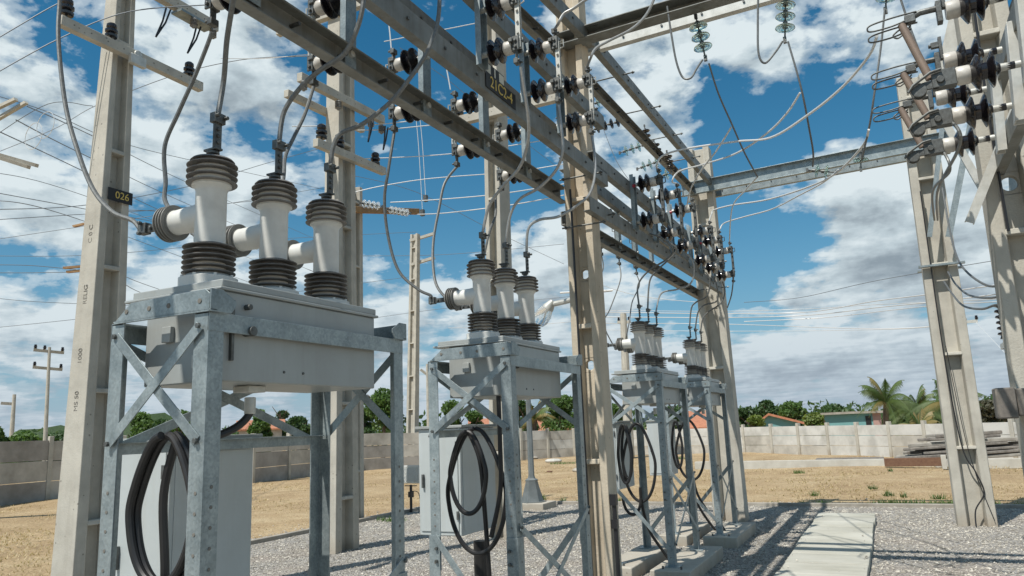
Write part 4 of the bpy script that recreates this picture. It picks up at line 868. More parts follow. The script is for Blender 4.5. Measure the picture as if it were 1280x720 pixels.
cable([term_top(3, 0)] + lerp_y(11.15, 11.0, [(864, 386), (870, 378), (884, 369), (888, 350), (882, 340)]), .011, 'cable_dark', 'cable from the left bushing of the last recloser')
cable([term_top(3, 1)] + lerp_y(11.5, 11.4, [(873, 390), (880, 381), (897, 374), (896, 355), (890, 345)]), .011, 'cable_dark', 'cable from the middle bushing of the last recloser')
cable([term_top(3, 2)] + lerp_y(11.9, 11.9, [(879, 398), (885, 389), (902, 378), (906, 362), (903, 352)]), .011, 'cable_dark', 'cable from the right bushing of the last recloser')
cable([TERM['BF', 0][0]] + lerp_y(9.0, 8.65, [(754, 335), (745, 355), (735, 400)]) + [term_side(2, 0)], .008, 'cable_dark', 'thin cable from the first small rear switch, half hidden by the central pole')
cable([TERM['BF', 1][0]] + lerp_y(9.6, 9.0, [(775, 350), (762, 385), (756, 405)]) + [term_side(2, 1)], .008, 'cable_dark', 'thin slanting cable between the central pole and the third recloser')
cable([TERM['BF', 2][0]] + lerp_y(10.3, 9.4, [(800, 357), (790, 378), (787, 400)]) + [term_side(2, 2)], .008, 'cable_dark', 'thin cable behind the tops of the third recloser')
# upper leads
b0 = TERM['F2', 1][1]; b1 = TERM['F2', 2][1]; bb = TERM['F2', 0][1]
cable([bb, (-2.08, 4.28, 4.95), (-1.95, 4.2, 5.4)], R1, 'cable_alu', 'short lead above the switch at the picture top')
cable([b0] + lerp_y(5.0, 5.0, [(698, 30), (704, 17), (718, 7), (740, -4), (770, -20)]), R1, 'cable_alu', 'pale lead curving over the central pole head')
cable([b1] + lerp_y(5.7, 5.7, [(739, 72), (744, 60), (762, 48), (790, 37), (808, 20), (820, -3), (830, -30)]), R1, 'cable_alu', 'pale lead curving across the dark cross beam')
def ups(i): return TERM['F34', i][1]
cable([ups(0), (820, 207, 'y', 8.1), (828, 194, 'y', 8.1), (857, 185, 'y', 8.0), (920, 178, 'y', 7.6), (962, 170, 'y', 7.2), (1010, 145, 'y', 6.8), (1052, 112, 'y', 6.4), (1085, 70, 'y', 6.0), (1096, 45, 'y', 5.4)], .011, 'cable_bright', 'upper white cable sweeping from the far switches to the right-hand fuses')
cable([ups(1), (840, 226, 'y', 8.8), (848, 214, 'y', 8.8), (880, 206, 'y', 8.6), (920, 192, 'y', 8.0), (960, 165, 'y', 7.6), (985, 140, 'y', 7.3), (1000, 116, 'y', 7.1)], .010, 'cable_bright', 'second white cable rising from the far switches to a hanging wire')
cable([ups(3), (889, 268, 'y', 11), (893, 263, 'y', 11), (915, 257, 'y', 10.8), (960, 248, 'y', 10), (1010, 234, 'y', 9), (1045, 214, 'y', 8), (1076, 182, 'y', 7.4), (1086, 162, 'y', 7.2)], .011, 'cable_bright', 'lower white cable sweeping right from in front of the far pole')
cable([ups(4), (900, 286, 'y', 11.6), (906, 279, 'y', 11.6), (930, 271, 'y', 11.4), (965, 262, 'y', 11), (1000, 244, 'y', 10), (1030, 228, 'y', 9.4), (1048, 212, 'y', 9)], .010, 'cable_bright', 'lowest white cable leaving the far switches to the right')
cable([(886, 79, 'y', 7.1), (898, 118, 'y', 7.3), (914, 159, 'y', 7.6), (932, 190, 'y', 7.9), (947, 221, 'y', 8.2)], .009, 'cable_dark', 'dark wire hanging from the left glass string')
cable([(914, 159, 'y', 7.6), (896, 186, 'y', 8), (878, 212, 'y', 8.4), (862, 238, 'y', 9), (858, 262, 'y', 9.3)], .009, 'cable_bright', 'pale wire slanting left from the left string wire to the far switches')
cable([(947, 221, 'y', 8.2), (930, 240, 'y', 9), (916, 260, 'y', 10.5), ups(5)], .009, 'cable_bright', 'pale wire slanting down to the sixth far switch')
cable([(985, 52, 'y', 7.1), (1000, 112, 'y', 7.1), (1012, 165, 'y', 7.3), (1017, 190, 'y', 7.5), (1012, 222, 'y', 13.2)][:4] + [(1016, 208, 'y', 7.7)], .009, 'cable_dark', 'dark wire hanging from the middle glass string')
cable([(1106, 12, 'y', 7.1), (1100, 60, 'y', 7.1), (1094, 120, 'y', 7.1), (1088, 155, 'y', 7.2), (1077, 200, 'y', 7.4)], .009, 'cable_dark', 'dark wire hanging from the right glass string')
cable([(834, 8, 'y', 6.9), (839, 45, 'y', 6.9), (845, 78, 'y', 6.9), (852, 96, 'y', 6.9), (862, 97, 'y', 6.9), (871, 86, 'y', 7.0), (878, 75, 'y', 7.1)], .010, 'cable_dark', 'looping jumper beside the left glass string')
cable([(948, -20, 'y', 6.9), (948, 30, 'y', 6.9), (949, 68, 'y', 6.9), (956, 76, 'y', 6.9), (968, 66, 'y', 7.0), (978, 52, 'y', 7.1)], .010, 'cable_dark', 'looping jumper beside the middle glass string')
cable([(1123, -10, 'y', 5.3), (1135, 30, 'y', 5.3), (1148, 62, 'y', 5.3)], .007, 'cable_dark', 'thin dark wire slanting into the topmost fuse')
cable([TERM['F34', 5][0], (919, 335, 'y', 12), (918, 352, 'y', 12), (914, 370, 'y', 12.1), (909, 385, 'y', 12.2)], .010, 'cable_dark', 'dark cable dropping beside the right side of the far pole')

# ------------------------------------------------------------------ glass strings
def glass_string(p, d, n, label, grp, k=1.0, mat='glass_green'):
    d = Vector(d).normalized(); p = Vector(p); t = T('insulator_string', p, label, 'insulator string', grp)
    g = G(); g.tube([p - d * .05 * k, p + d * (.115 * n + .08) * k], .009 * k, 6)
    for i in range(n): g.lathe(p + d * (.115 * i + .01) * k, d, [(0, .022 * k), (.05 * k, .026 * k), (.055 * k, .014 * k)], 10)
    g.box(p - d * .05 * k, (.03 * k, .03 * k, .05 * k)); g.box(p + d * (.115 * n + .08) * k, (.03 * k, .03 * k, .06 * k)); t.part(g, 'metal_fitting', 'cast_metal')
    for i in range(n):
        o = p + d * (.115 * i + .045) * k
        g = G(); g.lathe(o, d, [(0, .02 * k), (.005 * k, .05 * k), (.02 * k, .088 * k), (.03 * k, .092 * k), (.034 * k, .088 * k), (.026 * k, .06 * k), (.04 * k, .055 * k), (.026 * k, .04 * k), (.03 * k, .02 * k)], 24)
        t.part(g, 'glass_disc', mat)
for i, (a, b) in enumerate((((871, 26), (884, 82)), ((982, -2), (981, 58)), ((1110, -42), (1107, 12)))):
    p = at(*a, 'y', 7.12); q = at(*b, 'y', 7.12)
    glass_string(p, q - p, 3, ['greenish glass insulator string hanging under the cross beam, left one', 'glass insulator string hanging under the cross beam in front of white cloud, middle one', 'glass insulator string cut by the picture top, right one'][i], 'glass strings under the near cross beam')
for i, (a, b) in enumerate((((1076, 193), (1076, 222)), ((1014, 213), (1026, 214)))):
    p = at(*a, 'y', 13.25); q = at(*b, 'y', 13.25); glass_string(p, q - p, 1 if i == 0 else 2, ['small glass insulator on the far cross beam right of its middle', 'small glass insulator on the far cross beam left of its middle'][i], 'glass insulators on the far cross beam', k=1.3)
# tension strings behind the gantry, left of the far beams
for i, (a, b, n) in enumerate((((735, 165), (765, 153), 3), ((752, 158), (788, 148), 3), ((778, 190), (815, 178), 4), ((800, 210), (838, 196), 4), ((820, 222), (852, 212), 3), ((728, 134), (768, 122), 3))):
    p = at(*a, 'y', 12.0); q = at(*b, 'y', 12.0)
    glass_string(p, q - p, n, 'tension insulator string behind the topmost beams, %s' % ['dark upper left one', 'beside the dark one', 'green glass, highest green one', 'green glass, middle one', 'green glass, lowest one', 'topmost one'][i], 'tension strings behind the topmost beams', k=1.0, mat='brown_glaze' if i in (0, 1) else 'glass_green')
for i, (a, b) in enumerate((((806, 160), (810, 180)), ((818, 178), (824, 196)), ((834, 192), (838, 210)))):
    p = at(*a, 'y', 11); q = at(*b, 'y', 11); glass_string(p, q - p, 3, 'small dark insulator hanging under the topmost beams, %s of three' % ['left', 'middle', 'right'][i], 'hanging dark insulators under the topmost beams', k=.75, mat='brown_glaze')
for i, (a, b, n) in enumerate((((452, 254), (483, 259), 4), ((486, 262), (520, 268), 5))):
    p = at(*a, 'x', -9.2); q = at(*b, 'x', -9.0); glass_string(p, q - p, n, ['clear glass insulator string on the timber arm, left one', 'clear glass insulator string right of the timber arm'][i], 'glass strings at the timber arm', k=.95, mat='glass_clear')

# ------------------------------------------------------------------ right hand fuse structure
def right_structure():
    X0 = 1.0
    beam('gantry_beam', (X0, 1.0, 4.05), (X0, 7.6, 4.10), 'upper channel beam of the right-hand bay behind the fuses', flip=1, group='channel beams of the right bay')
    beam('gantry_beam', (X0, 1.0, 3.55), (X0, 7.6, 3.60), 'lower channel beam of the right-hand bay behind the fuses', flip=1, group='channel beams of the right bay')
    ys = (4.35, 5.35, 6.15)
    lab = ['large fuse cutout at the top right, nearest the camera', 'fuse cutout in the middle of the right-hand column', 'smallest and lowest fuse cutout of the right-hand column']
    lower = [(1200, 95), (1195, 145), (1183, 182)]; upper = [(1165, 18), (1178, 78), (1178, 122)]
    for i in range(3):
        b = at(*lower[i], 'x', .62); y = b.y; zl = b.z; u = at(*upper[i], 'y', y); zu = max(u.z, zl + .34)
        t = T('fuse_cutout', (.9, y, zl), lab[i], 'fuse cutout', 'fuse cutouts at the right')
        g = G(); g.channel((.93, y - .05, zl - .12), (.97, y - .05, zu + .16), .10, .06, .007, (1, 0, 0), (0, 1, 0)); t.part(g, 'mounting_channel', 'galv_bright', .002)
        for z in (zl, zu):
            e = post_insulator(t, (.90, y, z), (-1, 0, 0), 1.14)
        xe = e.x - .012
        g = G(); g.box((xe - .05, y, zl), (.13, .07, .11)); g.box((xe - .13, y - .02, zl - .03), (.10, .02, .05)); g.lathe((xe - .19, y - .035, zl - .05), (0, 1, 0), [(0, .045), (.012, .045), (.012, .03), (.04, .03), (.04, .045), (.052, .045), (.052, 0)], 18)
        g.tube([(xe - .06, y - .05, zl + .05), (xe - .12, y - .05, zl + .04), (xe - .22, y - .05, zl - .02), (xe - .25, y - .05, zl - .06)], .010, 6); g.lathe((xe - .07, y - .05, zl - .01), (0, 1, 0), [(0, .022), (.02, .022), (.02, 0)], 14)
        t.part(g, 'hinge_contact', 'cast_metal', .003)
        g = G(); g.box((xe - .02, y, zu), (.03, .06, .14)); g.tube([(xe - .02, y, zu + .03), (xe - .12, y, zu + .03), (xe - .17, y, zu + .01)], .02, 8); g.box((xe - .18, y, zu - .0), (.06, .05, .05)); t.part(g, 'jaw_contact', 'cast_metal', .003)
        g = G(); g.tube([(xe - .12, y, zl + .02), (xe - .23, y, zu - .02)], .024, 14); t.part(g, 'fuse_tube', 'copper_tube')
        # spring loops reaching left from the jaw
        g = G()
        for dz_, dy in ((.035, -.02), (-.02, .02)):
            P = [(xe - .14, y + dy, zu + dz_), (xe - .28, y + dy, zu + dz_ - .005), (xe - .40, y + dy, zu + dz_ - .02), (xe - .425, y + dy, zu + dz_ - .045), (xe - .40, y + dy, zu + dz_ - .065), (xe - .28, y + dy, zu + dz_ - .06), (xe - .18, y + dy, zu + dz_ - .035)]
            g.tube(smooth_path(P, 5), .0055, 6)
        P = [(xe - .18, y, zu - .02), (xe - .26, y, zu - .06), (xe - .285, y, zu - .085), (xe - .26, y, zu - .105), (xe - .22, y, zu - .08), (xe - .18, y, zu - .04)]; g.tube(smooth_path(P, 5), .0055, 6)
        t.part(g, 'spring_loop', 'cast_metal')
        g = G(); g.box((xe + .01, y, zu + .10), (.02, .04, .16)); g.box((xe - .02, y, zu + .13), (.05, .03, .04)); g.bolt((xe - .04, y, zu + .13), (-1, 0, 0), .014, .02); t.part(g, 'terminal_clamp', 'cast_metal', .003)
        if i > 0: cable([(xe + .01, y, zl - .03), (xe + .03, y, zl - .2), (1178 - 6 * i, 240, 'y', 7.5), (1176 - 4 * i, 275, 'y', 10)], .011, 'cable_dark', ['', 'dark cable dropping from the middle fuse along the pole by the path', 'dark cable dropping from the lowest fuse along the pole by the path'][i])
    # channel braces
    def brace(p, q, w, label, mat='galvanised', th=.04):
        g = G(); p, q = Vector(p), Vector(q); a = (q - p).normalized(); u = a.cross(Vector((0, 1, 0))).normalized()
        g.ext(p, q, [(-w / 2, 0), (w / 2, 0), (w / 2, th), (w / 2 - .008, th), (w / 2 - .008, .008), (-w / 2 + .008, .008), (-w / 2 + .008, th), (-w / 2, th)], u, (0, 1, 0))
        tag(g.build('channel_brace', mat, origin=p), label, 'brace', 'channel braces at the right')
    brace(at(1162, 296, 'y', 13.2), at(1180, 140, 'y', 13.2), .07, 'narrow channel brace on the left of the pole by the path')
    brace(at(1186, 296, 'y', 13.15), at(1232, 60, 'y', 13.15), .09, 'narrow channel brace leaning right beside the pole by the path')
    brace(at(1212, 278, 'y', 6.9), at(1300, 60, 'y', 6.9), .07, 'pale diagonal channel leaning right across the edge pole', 'galv_bright')
    brace(at(1180, 150, 'y', 8.6), at(1272, 312, 'y', 8.6), .07, 'diagonal channel crossing behind the edge pole', 'galv_bright')
    brace(at(1180, 90, 'y', 8.2), at(1205, -20, 'y', 8.2), .13, 'pale upright channel at the top right behind the fuses', 'galv_bright')
    brace(at(1215, 110, 'y', 8.0), at(1240, -20, 'y', 8.0), .12, 'second pale upright channel at the top right', 'galv_bright')
    brace(at(1252, 60, 'y', 7.8), at(1282, -20, 'y', 7.8), .12, 'slanting channel in the top right corner', 'galv_beam')
    brace(at(1272, 320, 'y', 8.5), at(1262, 140, 'y', 8.5), .07, 'thin dark upright channel at the right edge', 'galvanised')
    # three leads sagging to the transformer
    for i, (a, m, b) in enumerate((((1178, 235), (1200, 330), (1265, 352)), ((1185, 340), (1210, 368), (1256, 368)), ((1180, 352), (1206, 382), (1244, 382)))):
        pts = [(a[0], a[1], 'y', 10.5), ((a[0] * .6 + m[0] * .4), a[1] * .45 + m[1] * .55, 'y', 10), (m[0], m[1], 'y', 9), ((m[0] + b[0]) / 2, b[1] + 4, 'y', 8), (b[0], b[1], 'y', 7.5), (b[0] + 18, b[1] - 2, 'y', 7.4)]
        cable(pts, .011, 'cable_dark', ['highest', 'middle', 'lowest'][i] + ' of three black leads sagging to the transformer at the right edge')
    # transformer seen at the edge
    c = at(1285, 430, 'y', 7.9); t = T('power_transformer', (c.x + .3, 7.9, 1.7), 'black-bushed transformer with rusty frame cut by the right edge', 'transformer')
    g = G(); 
    for px, pyy in ((1262, 378), (1276, 372), (1290, 366)):
        p = at(px, pyy + 45, 'y', 7.8); g.lathe(p, (0, .0, 1), [(0, .07)] + [(.03 + j * .05 + d, r) for j in range(6) for d, r in ((0, .06), (.01, .085), (.025, .08), (.035, .05))] + [(.36, .03), (.40, .03), (.40, 0)], 18)
    t.part(g, 'bushing', 'brown_glaze')
    p = at(1258, 430, 'y', 7.8); g = G(); g.bx(p.x, p.x + .8, 7.6, 8.2, p.z - .02, p.z + .03); t.part(g, 'top_plate', 'galv_bright')
    g = G(); g.bx(p.x + .02, p.x + .8, 7.65, 8.15, p.z - .14, p.z - .03); t.part(g, 'rusty_cover', 'rust', .01)
    g = G()
    for k in range(3): g.tube([(p.x + .06 + k * .16, 7.62, p.z - .1), (p.x + .10 + k * .15, 7.6, p.z - .55)], .035, 10)
    g.bx(p.x + .12, p.x + .8, 7.72, 8.1, p.z - .7, p.z - .16); t.part(g, 'radiator', 'rust', .01)
right_structure()

# ------------------------------------------------------------------ lamps
def lamps():
    t = T('flood_light', (-9.55, 14.1, 0), 'square floodlight on a short black stake at the gravel edge', 'floodlight')
    p = at(514, 641, 'z', 0); x, y = p.x, p.y; t.loc = Vector((x, y, 0)); t.o.location = t.loc
    h = at(514, 593, 'y', y).z
    g = G(); g.tube([(x, y, 0), (x, y, h - .22)], .03, 10); g.box((x, y, h - .42), (.09, .09, .12)); g.tube(smooth_path([(x + .03, y, h - .35), (x + .2, y, h - .4), (x + .22, y, h - .75), (x + .05, y, h - .85)]), .008, 6); t.part(g, 'stake', 'plastic_black')
    rot = Matrix.Rotation(math.radians(-4), 3, 'X')
    g = G(); g.box((x, y, h), (.50, .10, .38), rot=rot); t.part(g, 'housing', 'galv_bright', .01)
    g = G(); g.box(Vector((x, y, h)) + rot @ Vector((0, -.055, 0)), (.42, .012, .30), rot=rot); t.part(g, 'lens', 'glass_clear')
    g = G(); g.box((x, y - .0, h - .24), (.30, .03, .02)); t.part(g, 'bracket', 'plastic_black')
    p = at(666, 636, 'z', 0); x, y = p.x, p.y
    t = T('lamp_post', (x, y, 0), 'grey steel post with flared base on a concrete footing beyond the second frame', 'lamp post')
    g = G(); g.lathe((x, y, .14), (0, 0, 1), [(0, .30), (.02, .30), (.02, .24), (.42, .13), (.46, .14), (.50, .08), (.56, .065), (3.0, .05), (3.0, 0)], 6); t.part(g, 'post', 'grey_post')
    g = G(); g.bx(x - .4, x + .4, y - .35, y + .35, -.05, .14); t.part(g, 'footing', 'concrete', .01)
    # glass lamp on the central pole
    p = at(706, 377, 'y', 7.2); t = T('pole_lamp', p, 'glass-domed luminaire on a short arm left of the central pole', 'lamp')
    e = at(688, 381, 'y', 7.2); q = at(676, 398, 'y', 7.2)
    g = G(); g.tube([Vector((GPX - .12, 7.1, p.z)), p, e], .028, 10); g.lathe(e, q - e, [(-.05, .03), (.03, .06), (.05, .062), (.05, 0)], 16); t.part(g, 'arm', 'galv_bright')
    g = G(); g.lathe(e + (q - e).normalized() * .05, q - e, [(0, .06), (.06, .085), (.14, .09), (.19, .07), (.21, .03), (.21, 0)], 20); t.part(g, 'glass_dome', 'glass_clear')
lamps()

# ------------------------------------------------------------------ boundary walls
def wall(nodes, label, mat, spacing, name='boundary_wall', ph=.14):
    pts = [(at(px, yb, 'z', 0), (yb - yt)) for px, yb, yt in nodes]; P = []
    for (px, yb, yt), (p, _) in zip(nodes, pts):
        d = ray(px, yt); n = math.hypot(d[0], d[1]); k = (p.x * d[0] + p.y * d[1]) / n ** 2; P.append((p, EYE + k * d[2]))
    # resample
    L_ = [0]
    for i in range(1, len(P)): L_.append(L_[-1] + (P[i][0] - P[i - 1][0]).length)
    n = max(1, round(L_[-1] / spacing)); Q = []
    for j in range(n + 1):
        s = L_[-1] * j / n; i = max(k for k in range(len(L_)) if L_[k] <= s + 1e-6); i = min(i, len(L_) - 2); t_ = (s - L_[i]) / (L_[i + 1] - L_[i])
        Q.append((P[i][0].lerp(P[i + 1][0], t_), P[i][1] * (1 - t_) + P[i + 1][1] * t_))
    t = T(name, Q[0][0], label, 'wall', 'slab boundary walls'); rnd = random.Random(7)
    for j in range(n):
        (a, ha), (b, hb) = Q[j], Q[j + 1]; h = (ha + hb) / 2; g = G(); u = (b - a).normalized(); nn = Vector((-u.y, u.x, 0))
        for k in range(3):
            z0, z1 = -.08 + (h + .08) * k / 3 + (.018 if k else 0), (-.08 + (h + .08) * (k + 1) / 3); o = nn * rnd.uniform(-.008, .008)
            g.mat(1 if rnd.random() < (.55 if k == 0 else .15) else 0)
            g.hexa([a + o + nn * s * .025 + Vector((0, 0, z)) if e == 0 else b + o + nn * s * .025 + Vector((0, 0, z)) for z in (z0, z1) for e, s in ((0, -1), (1, -1), (1, 1), (0, 1))])
        t.part(g, 'wall_panel', [mat, 'wall_slab' if mat == 'wall_pale' else 'wall_slab_dark'], .004)
    for j in range(n + 1):
        a, h = Q[j]; k = min(j, n - 1); u = (Q[k + 1][0] - Q[k][0]).normalized(); g = G(); g.box(a + Vector((0, 0, (h + ph) / 2 - .05)), (.14, .17, h + ph + .1), rz=math.atan2(u.y, u.x)); t.part(g, 'post', 'concrete', .01)
    return Q
wall([(-120, 646, 555), (-30, 634, 553), (0, 630, 552), (100, 620, 550), (220, 611, 548.5), (316, 603, 546.5), (372, 596, 545), (450, 587, 542), (560, 581, 540), (648, 575, 538.5)], 'weathered grey slab wall along the left, meeting the horizon behind the frames', 'wall_slab', 2.4)
wall([(652, 574, 538.5), (715, 570, 538.3), (780, 567, 538), (860, 566, 536), (950, 566, 533.5), (1036, 567.5, 532), (1112, 569.5, 531), (1200, 572, 529), (1270, 573.5, 527.5), (1340, 575, 526)], 'paler slab wall across the right background behind the timber stack', 'wall_pale', 1.75)

# ------------------------------------------------------------------ houses behind the wall
def house(px0, px1, ytop, ybase, dist, label, wallm, roofm='roof_tile', gable=.5, rise=1.2, name='house', depth=7, ridge_along=False):
    a = far(px0, ybase, dist); b = far(px1, ybase, dist); a.z = b.z = 0; h = far((px0 + px1) / 2, ytop, dist).z
    u = (b - a).normalized(); nn = Vector((-u.y, u.x, 0)); nn = nn if nn.y > 0 else -nn; w = (b - a).length; Z = Vector((0, 0, 1))
    t = T(name, a, label, 'house', 'houses beyond the wall'); g = G(); he = h
    g.hexa([a, b, b + nn * depth, a + nn * depth] + [p + Z * he for p in (a, b, b + nn * depth, a + nn * depth)]); t.part(g, 'wall', wallm)
    g = G(); o = .35
    if ridge_along:   # eaves towards the camera
        e = [a - u * o - nn * o + Z * he, b + u * o - nn * o + Z * he, b + u * o + nn * depth / 2 + Z * (he + rise), a - u * o + nn * depth / 2 + Z * (he + rise), a - u * o + nn * (depth + o) + Z * he, b + u * o + nn * (depth + o) + Z * he]
        e2 = [p - Z * .12 for p in e]; g.add(e + e2, [(0, 1, 2, 3), (3, 2, 5, 4), (6, 9, 8, 7), (9, 10, 11, 8), (0, 6, 7, 1), (4, 5, 11, 10), (0, 3, 9, 6), (3, 4, 10, 9), (1, 7, 8, 2), (2, 8, 11, 5)])
        t.part(g, 'roof', roofm)
        g = G(); m0 = a + nn * depth / 2 + Z * (he + rise - .15); m1 = b + nn * depth / 2 + Z * (he + rise - .15); g.add([a + Z * he, a + nn * depth + Z * he, m0], [(0, 1, 2)]); g.add([b + Z * he, b + nn * depth + Z * he, m1], [(0, 1, 2)]); t.part(g, 'gable', wallm)
    else:             # gable towards the camera
        m = a + u * w * gable
        e = [a - u * o - nn * o + Z * he, m - nn * o + Z * (he + rise), b + u * o - nn * o + Z * he]; f = [p + nn * (depth + 2 * o) for p in e]; e2 = [p - Z * .16 for p in e]; f2 = [p - Z * .16 for p in f]
        g.add(e + f + e2 + f2, [(0, 1, 4, 3), (1, 2, 5, 4), (6, 9, 10, 7), (7, 10, 11, 8), (0, 6, 7, 1), (1, 7, 8, 2), (3, 4, 10, 9), (4, 5, 11, 10), (0, 3, 9, 6), (2, 8, 11, 5)]); t.part(g, 'roof', roofm)
        g = G(); g.add([a + Z * he, b + Z * he, m + Z * (he + rise - .16)], [(0, 1, 2)]); t.part(g, 'gable', wallm)
    return t, a, b, nn, h, u
house(952, 1004, 529, 560, 58, 'teal gabled house with orange tile edge behind the right wall', 'teal_wall', gable=.25, rise=.75)
t, a, b, nn, h, u = house(1034, 1106, 514.5, 560, 60, 'long teal house with flat top and pinkish end, behind the right wall', 'teal_wall', 'concrete_old', gable=.5, rise=.02)
g = G(); c = a.lerp(b, .93); g.box(c - nn * .02 + Vector((0, 0, h / 2)), ((b - a).length * .14, .05, h), rz=math.atan2(u.y, u.x)); t.part(g, 'pink_end', 'pink_wall')
for q in (.78,):
    g = G(); c = a.lerp(b, q) - nn * .03; g.box(c + Vector((0, 0, h * .62)), (.35, .05, h * .42), rz=math.atan2(u.y, u.x)); t.part(g, 'window', 'sign_black')
house(648, 716, 538, 570, 60, 'low house with broad orange tile roof seen through the second frame', 'wall_slab', ridge_along=True, rise=1.0)
house(298, 352, 536, 560, 75, 'house with orange roof seen through the nearest frame', 'wall_slab', ridge_along=True, rise=.9)
house(196, 240, 548, 560, 80, 'low house with pale orange roof just left of the nearest frame', 'wall_slab', ridge_along=True, rise=.35)
house(590, 630, 532, 560, 70, 'house with orange roof between the mid poles', 'wall_slab', ridge_along=True, rise=.7)
house(868, 884, 534, 560, 55, 'house with orange roof seen through the last frame', 'wall_slab', ridge_along=True, rise=1.2)

# ------------------------------------------------------------------ vegetation
def leaves(g, cen, rad, n, size, rnd, shell=.55):
    cen = Vector(cen)
    for i in range(n):
        while True:
            p = Vector((rnd.uniform(-1, 1), rnd.uniform(-1, 1), rnd.uniform(-1, 1)))
            if shell * rnd.random() < p.length < 1: break
        p = Vector((p.x * rad[0], p.y * rad[1], p.z * rad[2])) + cen; s = size * rnd.uniform(.6, 1.4)
        a = Vector((rnd.gauss(0, 1), rnd.gauss(0, 1), rnd.gauss(0, 1))).normalized(); b = a.cross(Vector((rnd.gauss(0, 1), rnd.gauss(0, 1), rnd.gauss(0, 1)))).normalized()
        g.add([p + a * s, p + b * s * .45, p - a * s * .8, p - b * s * .5], [(0, 1, 2, 3)])
def tree(px, ytop, wpx, dist, label, mat='leaf_green', seed=1, zlow=.35, name='tree', cat='tree', n=5200, grp='trees beyond the wall'):
    rnd = random.Random(seed); top = far(px, ytop, dist); base = Vector((top.x, top.y, 0)); H = top.z; Wd = wpx / F * dist * .98 / 2
    t = T(name, base, label, cat, grp); g = G(); g.tube(smooth_path([base, base + Vector((.1, 0, H * .4)), base + Vector((-.1, .1, H * .8))], 4), [.16, .15, .14, .13, .12, .10, .08, .06, .05], 8)
    for k in range(5):
        a = rnd.uniform(0, 6.28); g.tube([base + Vector((0, 0, H * (.35 + .08 * k))), base + Vector((math.cos(a) * Wd * .6, math.sin(a) * Wd * .6, H * (.6 + .07 * k)))], [.07, .03], 6)
    t.part(g, 'trunk', 'trunk')
    g = G(); z0 = H * zlow; N = 13
    for k in range(N):
        a = rnd.uniform(0, 6.28); q = rnd.random() ** .6; zz = rnd.uniform(z0, H); prof = math.sin(min(1, (zz - z0) / (H - z0) * .85 + .15) * PI) ** .6
        r = Wd * rnd.uniform(.28, .5); r = min(r, (H - z0) * .4)
        cz = min(zz, H - r * .8); leaves(g, base + Vector((math.cos(a) * q * (Wd - r) * prof, math.sin(a) * q * (Wd - r) * prof, cz)), (r * 1.1, r * 1.1, r * .8), n // N, .115 * (dist / 45) ** .7, rnd)
    t.part(g, 'crown', mat, sharp=180)
def bush(*a, **k): tree(*a, **{**dict(zlow=.02, name='bush', cat='bush', grp='bushes beyond the wall', n=3600), **k})
tree(478, 482, 62, 52, 'round dark green tree between the nearest frame legs and second frame', 'leaf_green', 3, .25)
tree(455, 500, 46, 60, 'smaller dark tree left of the round green tree', 'leaf_dark', 33, .25)
tree(566, 500, 46, 50, 'bright green tree behind the second frame legs', 'leaf_green', 4, .2)
tree(592, 512, 40, 55, 'lower bright green tree beside the second control cabinet', 'leaf_green', 41, .2)
tree(655, 500, 50, 50, 'dark broadleaf tree right of the tall pale pole', 'leaf_dark', 5, .2)
tree(700, 494, 60, 56, 'green tree above the orange tile roof, left of the central pole', 'leaf_green', 6, .2)
tree(765, 505, 50, 56, 'green tree between the central pole and the third frame', 'leaf_green', 61, .2)
tree(838, 508, 60, 60, 'green tree seen through the third and last frames', 'leaf_dark', 62, .2)
tree(932, 508, 44, 66, 'dark tree just right of the far pole', 'leaf_dark', 7, .2)
tree(960, 499, 42, 66, 'rounded green tree above the gabled teal house', 'leaf_dark', 8, .2)
tree(986, 502, 40, 62, 'lighter green tree right of the gabled teal house', 'leaf_green', 9, .2)
tree(1040, 505, 56, 75, 'low tree above the long teal house, left of the palms', 'leaf_dark', 10, .2)
tree(1158, 500, 50, 70, 'dark tree between the two palms', 'leaf_dark', 14, .2)
tree(1128, 505, 50, 70, 'dark low tree behind the left palm', 'leaf_dark', 15, .2)
tree(30, 538, 60, 50, 'green leafy tree behind the left wall at the picture edge', 'leaf_green', 16, .1)
tree(-8, 533, 40, 48, 'green tree cut by the left picture edge', 'leaf_green', 17, .1)
tree(75, 541, 50, 60, 'darker green tree beside the far lattice pole', 'leaf_dark', 18, .1)
tree(205, 524, 46, 120, 'bare dark tree on the skyline right of the left pole', 'leaf_dark', 19, .3)
tree(325, 512, 40, 60, 'green tree seen under the nearest tank, left of the black connector', 'leaf_green', 21, .2)
tree(372, 520, 44, 66, 'dark green tree seen under the nearest tank', 'leaf_dark', 22, .2)
tree(350, 500, 30, 90, 'tall thin dark tree under the nearest tank', 'leaf_dark', 23, .2)
tree(175, 515, 40, 60, 'green tree seen through the left side of the nearest frame', 'leaf_green', 24, .2)
tree(225, 512, 50, 62, 'green tree in the X brace of the nearest frame', 'leaf_green', 25, .2)
bush(942, 519, 38, 50, 'yellow-green bush beside the gabled teal house', 'leaf_yellow', seed=26)
bush(1018, 516, 38, 50, 'rounded yellow-green bush between the teal houses', 'leaf_yellow', seed=27)
bush(1198, 520, 40, 50, 'bright green bush under the right palm', 'leaf_green', seed=28)
bush(1232, 500, 50, 60, 'grey-brown dry scrub behind the wall at the right', 'leaf_grey', seed=29)
bush(1262, 497, 40, 64, 'dry scrub partly hidden by the right edge pole', 'leaf_grey', seed=30)
